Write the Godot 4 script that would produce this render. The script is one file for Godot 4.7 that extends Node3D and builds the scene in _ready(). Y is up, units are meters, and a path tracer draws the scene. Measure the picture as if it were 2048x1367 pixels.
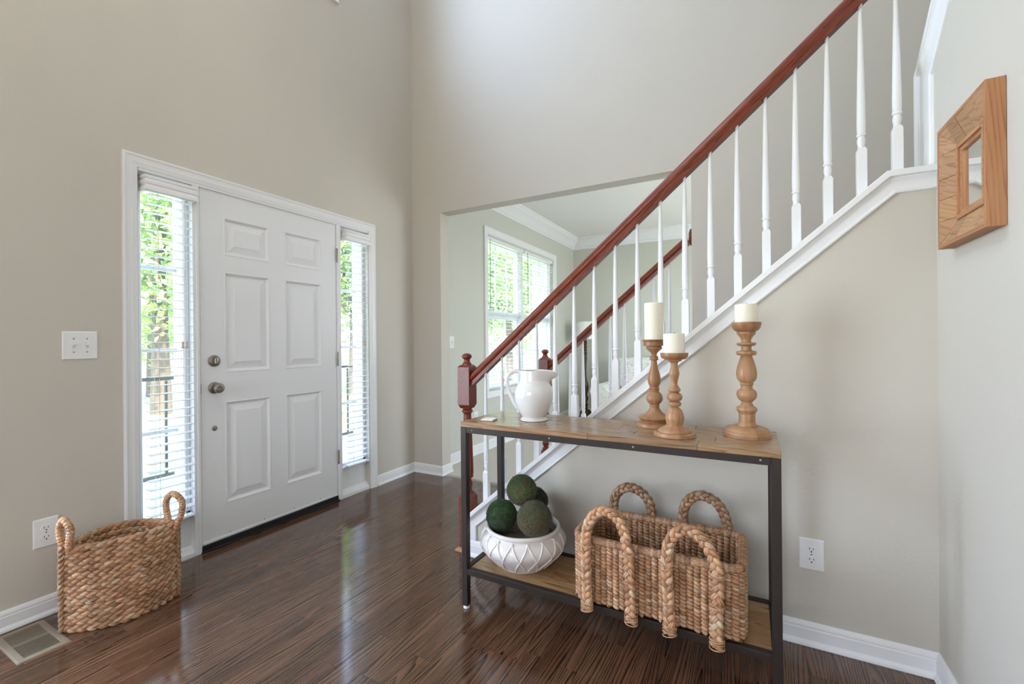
extends Node3D
# An entrance hall: panelled front door with sidelights, open stair with white balusters, console table with candlesticks, jug, bowl and baskets.
# x runs right along the stair, z towards the viewer, y up, metres; the floor is y = 0.

const WX := -2.68      # face of the wall with the front door
const BZ := -3.10      # face of the back wall with the opening to the sitting room
const SZ := -2.015     # face of the wall under the stair
const RX := 0.552      # face of the right wall
const LX := -2.50      # sitting room: face of its front wall
const LZ := -6.72      # sitting room: face of its far wall
const SLOPE := 0.851

var M := {}
var rng := RandomNumberGenerator.new()


# ---------------------------------------------------------------- mesh builder
class MB:
	var v := PackedVector3Array()
	var n := PackedVector3Array()
	var uv := PackedVector2Array()
	var col := PackedColorArray()
	var ix := PackedInt32Array()
	var c := Color.WHITE
	var us := Vector2(1, 1)
	var uo := Vector2.ZERO
	var cell := -1.0   # 0..1: keep every face inside the board of the texture centred there

	func put(p: Vector3, nn: Vector3, t: Vector2) -> void:
		v.append(p); n.append(nn); uv.append(t * us + uo); col.append(c)

	func tri(a: Vector3, b: Vector3, d: Vector3, ta := Vector2.ZERO, tb := Vector2.ZERO, td := Vector2.ZERO) -> void:
		var nn := (b - a).cross(d - a).normalized()
		var k := v.size()
		put(a, nn, ta); put(b, nn, tb); put(d, nn, td)
		ix.append_array(PackedInt32Array([k, k + 2, k + 1]))

	func quad(a: Vector3, b: Vector3, d: Vector3, e: Vector3, ta := Vector2.ZERO, tb := Vector2(1, 0), td := Vector2(1, 1), te := Vector2(0, 1)) -> void:
		var nn := (d - a).cross(e - b).normalized()
		var k := v.size()
		put(a, nn, ta); put(b, nn, tb); put(d, nn, td); put(e, nn, te)
		ix.append_array(PackedInt32Array([k, k + 2, k + 1, k, k + 3, k + 2]))

	# a face whose texture runs along `g` (the grain): v along the grain, u across, in metres
	func face(a: Vector3, b: Vector3, d: Vector3, e: Vector3, g: Vector3) -> void:
		var nn := (d - a).cross(e - b).normalized()
		var along := g - nn * g.dot(nn)
		if along.length() < 0.3:
			along = Vector3(nn.y, nn.z, nn.x)
			along = along - nn * along.dot(nn)
		along = along.normalized()
		var across := nn.cross(along)
		if cell >= 0.0:
			uo.x = cell - us.x * across.dot((a + b + d + e) / 4.0)
		quad(a, b, d, e, Vector2(across.dot(a), along.dot(a)), Vector2(across.dot(b), along.dot(b)), Vector2(across.dot(d), along.dot(d)), Vector2(across.dot(e), along.dot(e)))

	func box(ctr: Vector3, size: Vector3, bev := 0.0, bs := Basis(), g := Vector3.ZERO) -> void:
		var h := size / 2.0
		bev = minf(bev, minf(h.x, minf(h.y, h.z)) * 0.9)
		if g == Vector3.ZERO:
			g = Vector3.RIGHT if size.x >= size.y and size.x >= size.z else (Vector3.UP if size.y >= size.z else Vector3.BACK)
		var i := h - Vector3(bev, bev, bev)
		var gg := bs * g
		for ax in 3:
			for s: float in [-1.0, 1.0]:
				var a1 := (ax + 1) % 3
				var a2 := (ax + 2) % 3
				var q: Array[Vector3] = []
				for t: Array in [[-1, -1], [1, -1], [1, 1], [-1, 1]]:
					var p := Vector3.ZERO
					p[ax] = h[ax] * s
					p[a1] = i[a1] * t[0]
					p[a2] = i[a2] * t[1] * s
					q.append(ctr + bs * p)
				face(q[0], q[1], q[2], q[3], gg)
		if bev <= 0.0:
			return
		for ax in 3:
			var a1 := (ax + 1) % 3
			var a2 := (ax + 2) % 3
			for s: float in [-1.0, 1.0]:
				for t: float in [-1.0, 1.0]:
					var p: Array[Vector3] = []
					for e: Array in [[-1, 0], [1, 0], [1, 1], [-1, 1]]:
						var w := Vector3.ZERO
						w[ax] = i[ax] * e[0]
						w[a1] = (h[a1] if e[1] == 0 else i[a1]) * s
						w[a2] = (i[a2] if e[1] == 0 else h[a2]) * t
						p.append(ctr + bs * w)
					if s * t > 0:
						face(p[3], p[2], p[1], p[0], gg)
					else:
						face(p[0], p[1], p[2], p[3], gg)
		for sx: float in [-1.0, 1.0]:
			for sy: float in [-1.0, 1.0]:
				for sz: float in [-1.0, 1.0]:
					var a := ctr + bs * Vector3(h.x * sx, i.y * sy, i.z * sz)
					var b := ctr + bs * Vector3(i.x * sx, h.y * sy, i.z * sz)
					var d := ctr + bs * Vector3(i.x * sx, i.y * sy, h.z * sz)
					if sx * sy * sz > 0:
						tri(a, b, d)
					else:
						tri(a, d, b)

	func bar(a: Vector3, b: Vector3, w: float, d: float, bev := 0.0, up := Vector3.UP) -> void:
		var z := (b - a).normalized()
		if absf(z.dot(up)) > 0.99:
			up = Vector3.RIGHT
		var x := up.cross(z).normalized()
		box((a + b) / 2.0, Vector3(w, d, a.distance_to(b)), bev, Basis(x, z.cross(x), z), Vector3.BACK)

	# rows x cols points; the columns may close on themselves (last column repeats the first)
	func grid(p: PackedVector3Array, rows: int, cols: int, wrap := false, flip := false, tu := 1.0, tv := 1.0, cc := PackedColorArray()) -> void:
		var nn := PackedVector3Array()
		nn.resize(p.size())
		for i in rows - 1:
			for j in cols - 1:
				var k := i * cols + j
				var f := (p[k + cols + 1] - p[k]).cross(p[k + cols] - p[k + 1])
				if flip:
					f = -f
				nn[k] += f; nn[k + 1] += f; nn[k + cols] += f; nn[k + cols + 1] += f
		var at := v.size()
		for i in rows:
			if wrap:
				var m := nn[i * cols] + nn[i * cols + cols - 1]
				nn[i * cols] = m
				nn[i * cols + cols - 1] = m
			for j in cols:
				var k := i * cols + j
				v.append(p[k]); n.append(nn[k].normalized())
				uv.append(Vector2(tu * j / (cols - 1), tv * i / (rows - 1)) * us + uo)
				col.append(c if cc.is_empty() else cc[k])
		for i in rows - 1:
			for j in cols - 1:
				var k := at + i * cols + j
				if flip:
					ix.append_array(PackedInt32Array([k, k + cols + 1, k + cols, k, k + 1, k + cols + 1]))
				else:
					ix.append_array(PackedInt32Array([k, k + cols, k + cols + 1, k, k + cols + 1, k + 1]))

	# profile of Vector2(radius, height) walked up the outside (and down the inside); repeat a point to keep an edge sharp
	func lathe(prof: Array, seg: int, o := Vector3.ZERO, bs := Basis(), tu := 1.0) -> void:
		var runs: Array = [[]]
		for k in prof.size():
			runs[-1].append(prof[k])
			if k > 0 and k < prof.size() - 1 and prof[k] == prof[k - 1] and runs[-1].size() > 1:
				runs[-1].pop_back()
				runs.append([prof[k]])
		for r: Array in runs:
			if r.size() < 2:
				continue
			var p := PackedVector3Array()
			for q: Vector2 in r:
				for j in seg + 1:
					var a := -TAU * j / seg
					p.append(o + bs * Vector3(q.x * cos(a), q.y, q.x * sin(a)))
			grid(p, r.size(), seg + 1, true, false, tu, r[-1].y - r[0].y)

	func tube(path: PackedVector3Array, rad: PackedFloat32Array, seg: int, closed := false, up := Vector3.ZERO, flat := 1.0, tv := 1.0, cc := PackedColorArray(), caps := true) -> void:
		var m := path.size()
		var p := PackedVector3Array()
		var pc := PackedColorArray()
		var nrm := up
		for i in m:
			var t := (path[(i + 1) % m] - path[(i - 1 + m) % m]) if closed else (path[mini(i + 1, m - 1)] - path[maxi(i - 1, 0)])
			t = t.normalized()
			if nrm == Vector3.ZERO:
				nrm = Vector3.UP if absf(t.y) < 0.9 else Vector3.RIGHT
			if up != Vector3.ZERO:
				nrm = up
			nrm = (nrm - t * nrm.dot(t)).normalized()
			var b := t.cross(nrm)
			var r := rad[mini(i, rad.size() - 1)]
			for j in seg + 1:
				var a := TAU * j / seg
				p.append(path[i] + nrm * (cos(a) * r * flat) + b * (sin(a) * r))
				if cc.size():
					pc.append(cc[i])
		var rows := m
		if closed:
			for j in seg + 1:
				p.append(p[j])
				if cc.size():
					pc.append(pc[j])
			rows += 1
		grid(p, rows, seg + 1, true, true, 1.0, tv, pc)
		if caps and not closed:
			if cc.size():
				c = cc[0]
			for j in seg:
				tri(path[0], p[j + 1], p[j])
				tri(path[m - 1], p[(m - 1) * (seg + 1) + j], p[(m - 1) * (seg + 1) + j + 1])

	# profile of Vector2(a, b): a runs across the path in its plane (to N x direction), b along the plane's normal N; corners are mitred
	func sweep(path: PackedVector3Array, N: Vector3, prof: PackedVector2Array, closed := false) -> void:
		var area := 0.0
		for k in prof.size():
			var q := prof[(k + 1) % prof.size()]
			area += prof[k].x * q.y - q.x * prof[k].y
		if area < 0:
			prof = prof.duplicate()
			prof.reverse()
		var m := path.size()
		var at: Array[PackedVector3Array] = []
		for i in m:
			var o1 := Vector3.ZERO
			var o2 := Vector3.ZERO
			if i > 0 or closed:
				o1 = N.cross((path[i] - path[(i - 1 + m) % m]).normalized())
			if i < m - 1 or closed:
				o2 = N.cross((path[(i + 1) % m] - path[i]).normalized())
			if o1 == Vector3.ZERO:
				o1 = o2
			if o2 == Vector3.ZERO:
				o2 = o1
			var mit := (o1 + o2) / (1.0 + o1.dot(o2))
			var ring := PackedVector3Array()
			for q in prof:
				ring.append(path[i] + mit * q.x + N * q.y)
			at.append(ring)
		var np := prof.size()
		for i in (m if closed else m - 1):
			var r0 := at[i]
			var r1 := at[(i + 1) % m]
			var d := (path[(i + 1) % m] - path[i]).normalized()
			for k in np:
				var l := (k + 1) % np
				face(r0[k], r0[l], r1[l], r1[k], d)
		if closed:
			return
		var t := Geometry2D.triangulate_polygon(prof)
		for k in range(0, t.size(), 3):
			tri(at[0][t[k + 2]], at[0][t[k + 1]], at[0][t[k]])
			tri(at[m - 1][t[k]], at[m - 1][t[k + 1]], at[m - 1][t[k + 2]])
			# triangulate_polygon may wind either way; both sides are drawn

	# an upright slab: polygon in (along, y), extruded by `thick` along `back`
	func slab(poly: PackedVector2Array, o: Vector3, along: Vector3, up: Vector3, back: Vector3) -> void:
		var t := Geometry2D.triangulate_polygon(poly)
		var f := func(q: Vector2, k: float) -> Vector3: return o + along * q.x + up * q.y + back * k
		var nn := -back.normalized()
		for k in range(0, t.size(), 3):
			var q := [poly[t[k]], poly[t[k + 1]], poly[t[k + 2]]]
			var a: Vector3 = f.call(q[0], 0.0)
			var b: Vector3 = f.call(q[1], 0.0)
			var d: Vector3 = f.call(q[2], 0.0)
			if (b - a).cross(d - a).dot(nn) < 0:
				var w := b
				b = d
				d = w
			tri(a, b, d, Vector2(a.x + a.z, a.y), Vector2(b.x + b.z, b.y), Vector2(d.x + d.z, d.y))
			tri(a + back, d + back, b + back)
		var ctr := Vector3.ZERO
		for k in poly.size():
			var a: Vector3 = f.call(poly[k], 0.0)
			var b: Vector3 = f.call(poly[(k + 1) % poly.size()], 0.0)
			if Geometry2D.is_polygon_clockwise(poly) == (along.cross(up).dot(back) < 0):
				face(a, b, b + back, a + back, b - a)
			else:
				face(a, a + back, b + back, b, b - a)

	func mesh() -> ArrayMesh:
		var a := []
		a.resize(Mesh.ARRAY_MAX)
		a[Mesh.ARRAY_VERTEX] = v
		a[Mesh.ARRAY_NORMAL] = n
		a[Mesh.ARRAY_TEX_UV] = uv
		a[Mesh.ARRAY_COLOR] = col
		a[Mesh.ARRAY_INDEX] = ix
		var m := ArrayMesh.new()
		m.add_surface_from_arrays(Mesh.PRIMITIVE_TRIANGLES, a)
		return m


# ---------------------------------------------------------------- naming
func obj(called: String, b: MB, m: Material, parent: Node3D = null) -> MeshInstance3D:
	return inst(called, b.mesh(), m, parent)

func inst(called: String, mesh: Mesh, m: Material, parent: Node3D = null) -> MeshInstance3D:
	var o := MeshInstance3D.new()
	var under: Node3D = parent if parent else self
	o.name = numbered(called, under)
	o.mesh = mesh
	o.material_override = null
	for k in mesh.get_surface_count():
		o.set_surface_override_material(k, m)
	under.add_child(o)
	return o

func numbered(called: String, under: Node) -> String:
	var s := called
	var k := 0
	while under.has_node(NodePath(s)):
		k += 1
		s = "%s_%03d" % [called, k]
	return s

func thing(called: String, label: String, category: String, at := Vector3.ZERO, group := "") -> Node3D:
	var o := Node3D.new()
	o.name = numbered(called, self)
	add_child(o)
	o.position = at
	tag(o, label, category, group)
	return o

func tag(o: Node, label: String, category: String, group := "") -> void:
	o.set_meta("label", label)
	o.set_meta("category", category)
	if group:
		o.set_meta("group", group)

func struct(called: String, label := "") -> Node3D:
	var o := Node3D.new()
	o.name = called
	add_child(o)
	o.set_meta("kind", "structure")
	if label:
		o.set_meta("label", label)
	return o

func structure(called: String, b: MB, m: Material, label := "") -> MeshInstance3D:
	var o := obj(called, b, m)
	o.set_meta("kind", "structure")
	if label:
		o.set_meta("label", label)
	return o

func pv(a: Array) -> PackedVector2Array:
	var r := PackedVector2Array()
	for k in range(0, a.size(), 2):
		r.append(Vector2(a[k], a[k + 1]))
	return r

func pts(a: Array) -> PackedVector3Array:
	var r := PackedVector3Array()
	for k in range(0, a.size(), 3):
		r.append(Vector3(a[k], a[k + 1], a[k + 2]))
	return r

# radius, height pairs; a third value in a row of three is not used
func prof(a: Array) -> Array:
	var r := []
	for k in range(0, a.size(), 2):
		r.append(Vector2(a[k], a[k + 1]))
	return r

# rounds a turned profile: points between the given ones on a gentle curve
func smooth(a: Array, sub := 3) -> Array:
	var r := []
	for k in a.size() - 1:
		var p0: Vector2 = a[maxi(k - 1, 0)]
		var p1: Vector2 = a[k]
		var p2: Vector2 = a[k + 1]
		var p3: Vector2 = a[mini(k + 2, a.size() - 1)]
		if p1 == p2:
			r.append(p1)
			continue
		for s in sub:
			var t := float(s) / sub
			var q := p1.cubic_interpolate(p2, p0, p3, t)
			# stay inside the two radii, so that small beads do not overshoot
			q.x = clampf(q.x, minf(p1.x, p2.x) - 0.002, maxf(p1.x, p2.x) + 0.002)
			r.append(q if s else p1)
	r.append(a[-1])
	return r

# a wall with rectangular openings. o: corner, a: along, up; size in (along, up); holes: Rect2; back: thickness vector (away from the viewer's side)
func wall(b: MB, o: Vector3, a: Vector3, up: Vector3, size: Vector2, holes: Array, back: Vector3) -> void:
	var xs := [0.0, size.x]
	var ys := [0.0, size.y]
	for h: Rect2 in holes:
		xs += [h.position.x, h.end.x]
		ys += [h.position.y, h.end.y]
	xs.sort(); ys.sort()
	var front := a.cross(up).dot(back) < 0
	for i in xs.size() - 1:
		for j in ys.size() - 1:
			if xs[i + 1] - xs[i] < 1e-5 or ys[j + 1] - ys[j] < 1e-5:
				continue
			var ctr := Vector2((xs[i] + xs[i + 1]) / 2.0, (ys[j] + ys[j + 1]) / 2.0)
			if holes.any(func(h: Rect2) -> bool: return h.has_point(ctr)):
				continue
			var q := [o + a * xs[i] + up * ys[j], o + a * xs[i + 1] + up * ys[j], o + a * xs[i + 1] + up * ys[j + 1], o + a * xs[i] + up * ys[j + 1]]
			if front:
				b.face(q[0], q[1], q[2], q[3], up)
				b.face(q[3] + back, q[2] + back, q[1] + back, q[0] + back, up)
			else:
				b.face(q[3], q[2], q[1], q[0], up)
				b.face(q[0] + back, q[1] + back, q[2] + back, q[3] + back, up)
	var rects := holes.duplicate()
	rects.append(Rect2(Vector2.ZERO, size))
	for k in rects.size():
		var h: Rect2 = rects[k]
		var q := [o + a * h.position.x + up * h.position.y, o + a * h.end.x + up * h.position.y, o + a * h.end.x + up * h.end.y, o + a * h.position.x + up * h.end.y]
		for s in 4:
			var p: Vector3 = q[s]
			var w: Vector3 = q[(s + 1) % 4]
			if (k == rects.size() - 1) == front:
				b.face(p, p + back, w + back, w, back)
			else:
				b.face(p, w, w + back, p + back, back)


# ---------------------------------------------------------------- textures and materials
func noise_bytes(w: int, h: int, seed_: int, freq: float, stretch: int, oct := 3) -> PackedByteArray:
	var f := FastNoiseLite.new()
	f.seed = seed_
	f.frequency = freq
	f.fractal_octaves = oct
	f.noise_type = FastNoiseLite.TYPE_SIMPLEX_SMOOTH
	var im := f.get_image(w, maxi(h / stretch, 2))
	im.convert(Image.FORMAT_L8)
	im.resize(w, h, Image.INTERPOLATE_CUBIC)
	return im.get_data()

# sawn boards side by side, the grain along v: cathedral arches where the ring centre lies in the board, straight lines where it does not
func wood(w: int, h: int, boards: int, seed_: int, ramp: Array, ring := 1.0, contrast := 1.0, pore := 1.0) -> ImageTexture:
	var r := RandomNumberGenerator.new()
	r.seed = seed_
	var n1 := noise_bytes(w, h, seed_, 0.007, 10, 2)
	var n2 := noise_bytes(w, h, seed_ + 1, 0.03, 6, 2)
	var n3 := noise_bytes(w, h, seed_ + 2, 0.45, 28, 2)
	var lut := PackedByteArray()
	for k in 256:
		var t := k / 255.0 * (ramp.size() - 1)
		var i := mini(int(t), ramp.size() - 2)
		var q: Color = (ramp[i] as Color).lerp(ramp[i + 1], t - i)
		lut.append_array(PackedByteArray([q.r8, q.g8, q.b8]))
	var cw := w / boards
	var out := PackedByteArray()
	out.resize(w * h * 3)
	for bd in boards:
		var straight := r.randf() < 0.35
		var uc := (r.randf_range(0.8, 1.3) if straight else r.randf_range(-0.3, 0.3)) * (1.0 if r.randf() < 0.5 else -1.0)
		var A := (r.randf_range(5.0, 8.0) if straight else r.randf_range(14.0, 26.0)) * ring
		var B := r.randf_range(9.0, 20.0) * ring * (1.0 if r.randf() < 0.5 else -1.0) * (0.4 if straight else 1.0)
		var C := r.randf_range(1.6, 3.4) * ring
		for y in h:
			var bv := B * y / h
			var k := y * w + bd * cw
			for x in cw:
				var a := n1[k] / 255.0 - 0.5
				var u := absf(float(x) / cw - 0.5 - uc + a * 0.2)
				var g := A * u * sqrt(u) + bv + C * a
				g -= floorf(g)
				var m := n2[k] / 255.0
				var d := g * g * g * (0.45 + 0.9 * m)
				if g > 0.93:
					d *= (1.0 - g) / 0.07
				var p := n3[k] / 255.0
				var s := (0.12 + 0.95 * d) * contrast + maxf(0.0, p - 0.56) * 1.5 * pore * (0.35 + g) + (m - 0.5) * 0.16
				var q := clampi(int(s * 255.0), 0, 255) * 3
				var o := k * 3
				out[o] = lut[q]
				out[o + 1] = lut[q + 1]
				out[o + 2] = lut[q + 2]
				k += 1
	return ImageTexture.create_from_image(Image.create_from_data(w, h, false, Image.FORMAT_RGB8, out))

func streaks(w: int, h: int, seed_: int, lo: float) -> ImageTexture:
	var a := noise_bytes(w, h, seed_, 0.16, 24, 2)
	for k in a.size():
		a[k] = int(255.0 * (lo + (1.0 - lo) * clampf((a[k] / 255.0 - 0.25) * 1.9, 0.0, 1.0)))
	var im := Image.create_from_data(w, h, false, Image.FORMAT_L8, a)
	im.convert(Image.FORMAT_RGB8)
	return ImageTexture.create_from_image(im)

func leaf_print(size: int) -> ImageTexture:
	var im := Image.create_empty(size, size, false, Image.FORMAT_RGB8)
	im.fill(Color8(236, 234, 226))
	var r := RandomNumberGenerator.new()
	r.seed = 5
	for k in 170:
		var p := Vector2(r.randf(), r.randf()) * size
		var d := Vector2.from_angle(r.randf() * TAU)
		var l := r.randf_range(14, 34)
		var q := Color8(176, 182, 170) if r.randf() < 0.6 else Color8(150, 154, 150)
		var bend := r.randf_range(-0.5, 0.5)
		for s in int(l * 2):
			var t := s / (l * 2.0)
			var at := p + d.rotated(bend * t) * t * l
			var wd := 1.0 + 4.5 * sin(PI * t)
			for e in [-wd, -wd + 1.0, wd - 1.0, wd, 0.0]:
				var c2: Vector2 = at + d.orthogonal() * e
				im.set_pixel(posmod(int(c2.x), size), posmod(int(c2.y), size), q)
	return ImageTexture.create_from_image(im)

func mat(called: String, c: Color, rough := 0.5, metal := 0.0) -> StandardMaterial3D:
	var m := StandardMaterial3D.new()
	m.resource_name = called
	m.albedo_color = c
	m.roughness = rough
	m.metallic = metal
	m.vertex_color_use_as_albedo = true
	M[called] = m
	return m

func relief(m: StandardMaterial3D, freq: float, scale_: float, strength: float, seed_ := 3) -> void:
	var f := FastNoiseLite.new()
	f.seed = seed_
	f.frequency = freq
	f.fractal_octaves = 4
	var t := NoiseTexture2D.new()
	t.noise = f
	t.width = 512
	t.height = 512
	t.seamless = true
	t.as_normal_map = true
	t.bump_strength = strength
	m.normal_enabled = true
	m.normal_texture = t
	m.uv1_triplanar = true
	m.uv1_world_triplanar = true
	m.uv1_scale = Vector3.ONE * scale_

func materials() -> void:
	var m := mat("paint_greige", Color8(206, 200, 188), 0.62)
	relief(m, 0.06, 2.0, 0.35)
	m = mat("paint_sage", Color8(207, 207, 196), 0.65)
	m = mat("paint_ceiling", Color8(236, 234, 228), 0.8)
	mat("trim_white", Color8(238, 238, 238), 0.32)
	mat("door_white", Color8(236, 236, 237), 0.38)
	mat("plastic_white", Color8(240, 240, 240), 0.3)
	mat("blind_white", Color8(243, 243, 243), 0.4)
	mat("dark_slot", Color8(28, 26, 25), 0.6)
	mat("rubber_black", Color8(24, 22, 22), 0.55)
	mat("nickel", Color8(150, 143, 134), 0.32, 0.9)
	mat("steel_dark", Color8(50, 41, 36), 0.45, 0.3)
	mat("chrome", Color8(230, 230, 230), 0.12, 1.0)
	mat("bowl_glaze", Color8(232, 226, 222), 0.2)
	m = mat("jug_glaze", Color8(228, 226, 223), 0.1)
	m.clearcoat_enabled = true
	m.clearcoat = 0.6
	m.clearcoat_roughness = 0.03
	m = mat("wax", Color8(240, 234, 216), 0.45)
	m.subsurf_scatter_enabled = true
	m.subsurf_scatter_strength = 0.25
	mat("wick", Color8(90, 82, 70), 0.9)
	m = mat("mirror", Color8(240, 242, 242), 0.02, 1.0)
	m = mat("glass", Color(0.96, 0.98, 0.98, 0.06), 0.0)
	m.transparency = BaseMaterial3D.TRANSPARENCY_ALPHA
	m = mat("carpet", Color8(226, 219, 207), 0.95)
	relief(m, 0.35, 6.0, 6.0, 8)
	m = mat("vent_metal", Color8(152, 138, 120), 0.45, 0.25)
	m = mat("shade", Color8(246, 243, 235), 0.8)
	m.backlight_enabled = true
	m.backlight = Color(0.5, 0.5, 0.48)
	m = mat("lamp_bronze", Color8(84, 62, 44), 0.45, 0.3)
	m = mat("paper", Color8(244, 243, 241), 0.7)
	m = mat("cork", Color8(196, 160, 124), 0.8)
	m = mat("cord", Color8(225, 222, 214), 0.7)
	m = mat("tassel", Color8(206, 186, 160), 0.5)
	m = mat("brass", Color8(120, 96, 60), 0.35, 0.9)
	m = mat("grass", Color8(170, 186, 130), 0.9)
	m = mat("leaf", Color8(168, 190, 128), 0.6)
	m.backlight_enabled = true
	m.backlight = Color(0.6, 0.7, 0.42)
	mat("bark", Color8(96, 82, 70), 0.9)
	mat("concrete", Color8(190, 188, 182), 0.85)
	mat("siding", Color8(226, 226, 224), 0.7)
	m = mat("moss", Color8(255, 255, 255), 0.95)
	m.rim_enabled = true
	m.rim = 0.4
	m = mat("bulb", Color8(255, 244, 226), 0.3)
	m.emission_enabled = true
	m.emission = Color8(255, 240, 218)
	m.emission_energy_multiplier = 6.0

	# woods
	m = mat("oak_floor", Color.WHITE, 0.11)
	m.metallic_specular = 0.66
	m.albedo_texture = wood(1024, 2048, 8, 11, [Color8(120, 86, 64), Color8(100, 70, 52), Color8(72, 49, 37), Color8(34, 23, 18)], 1.0, 1.2, 0.55)
	m.heightmap_enabled = true
	m.heightmap_texture = m.albedo_texture
	m.heightmap_scale = 0.012
	m = mat("table_wood", Color.WHITE, 0.2)
	m.albedo_texture = wood(768, 1024, 6, 23, [Color8(170, 140, 108), Color8(146, 114, 84), Color8(112, 82, 58), Color8(66, 46, 34)], 0.45, 0.55, 0.5)
	m = mat("turned_wood", Color.WHITE, 0.36)
	m.albedo_texture = wood(512, 512, 2, 31, [Color8(178, 138, 102), Color8(164, 122, 87), Color8(142, 100, 68), Color8(108, 72, 48)], 0.2, 0.42, 0.25)
	m = mat("pine", Color.WHITE, 0.6)
	m.albedo_texture = wood(768, 1024, 6, 47, [Color8(188, 148, 110), Color8(172, 128, 92), Color8(150, 104, 72), Color8(112, 74, 50)], 0.4, 0.55, 0.12)
	m = mat("mahogany", Color.WHITE, 0.3)
	m.albedo_texture = wood(512, 1024, 4, 59, [Color8(142, 62, 30), Color8(116, 46, 22), Color8(82, 30, 15), Color8(46, 16, 9)], 0.8, 0.9, 1.0)

	m = mat("wicker", Color.WHITE, 0.5)
	m.albedo_texture = streaks(256, 256, 71, 0.55)
	m = mat("print_fabric", Color.WHITE, 0.9)
	m.albedo_texture = leaf_print(512)


# ---------------------------------------------------------------- the scene
func _ready() -> void:
	rng.seed = 7
	camera_and_light()
	materials()
	floors()
	walls()
	mouldings()
	front_door()
	windows()
	stair()
	railings()
	console()
	on_the_table()
	bowl_of_moss()
	market_basket()
	braided_basket()
	mirror()
	plates_and_vent()
	sitting_room()
	outdoors()
	chandelier()

func camera_and_light() -> void:
	var cam := Camera3D.new()
	cam.name = "camera"
	cam.fov = 75.03
	cam.near = 0.02
	cam.far = 200.0
	cam.transform = Transform3D(Basis.from_euler(Vector3(deg_to_rad(-0.0372), deg_to_rad(28.364), deg_to_rad(-0.518))), Vector3(0, 1.155, 0))
	add_child(cam)
	cam.current = true
	var e := Environment.new()
	e.background_mode = Environment.BG_SKY
	var s := ProceduralSkyMaterial.new()
	s.sky_top_color = Color(0.70, 0.83, 1.0)
	s.sky_horizon_color = Color(0.93, 0.96, 1.0)
	s.ground_horizon_color = Color(0.75, 0.76, 0.72)
	s.ground_bottom_color = Color(0.45, 0.46, 0.40)
	s.sky_curve = 0.2
	e.sky = Sky.new()
	e.sky.sky_material = s
	e.background_energy_multiplier = 8.0
	e.tonemap_mode = Environment.TONE_MAPPER_LINEAR
	e.tonemap_exposure = 1.0
	e.sdfgi_enabled = true
	e.ssao_enabled = true
	e.ssil_enabled = true
	var we := WorldEnvironment.new()
	we.name = "environment"
	we.environment = e
	add_child(we)
	var sun := DirectionalLight3D.new()
	sun.name = "sun"
	sun.light_energy = 7.0
	sun.light_color = Color(1.0, 0.96, 0.9)
	sun.light_angular_distance = 2.0
	sun.shadow_enabled = true
	sun.sky_mode = DirectionalLight3D.SKY_MODE_LIGHT_ONLY
	add_child(sun)
	sun.look_at_from_position(Vector3(20, 26, 9), Vector3.ZERO)
	# daylight through the windows that the photograph does not show: above the front door, beside the hall and in the sitting room
	window_light("daylight_above_door", Vector3(WX - 0.13, 4.37, -1.82), Vector3.RIGHT, Vector2(0.8, 1.26), 12.5, Color(0.74, 0.84, 1.0))
	window_light("daylight_hall", Vector3(WX - 0.13, 1.25, 0.15), Vector3.RIGHT, Vector2(1.2, 1.9), 6.5, Color(0.86, 0.92, 1.0))
	window_light("daylight_rear", Vector3(-1.0, 1.5, 3.33), Vector3.FORWARD, Vector2(2.2, 1.9), 0.5, Color(1.0, 0.88, 0.75))
	window_light("daylight_sitting_room", Vector3(2.13, 1.45, -4.9), Vector3.LEFT, Vector2(1.8, 1.6), 3.4, Color(0.92, 0.96, 1.0))

func window_light(called: String, at: Vector3, towards: Vector3, size: Vector2, energy: float, c: Color) -> void:
	var l := AreaLight3D.new()
	l.name = called
	l.area_size = size
	l.area_normalize_energy = false
	l.light_energy = energy
	l.light_color = c
	l.area_range = 20.0
	l.area_attenuation = 2.0
	l.shadow_enabled = true
	add_child(l)
	l.look_at_from_position(at, at + towards)

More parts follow.
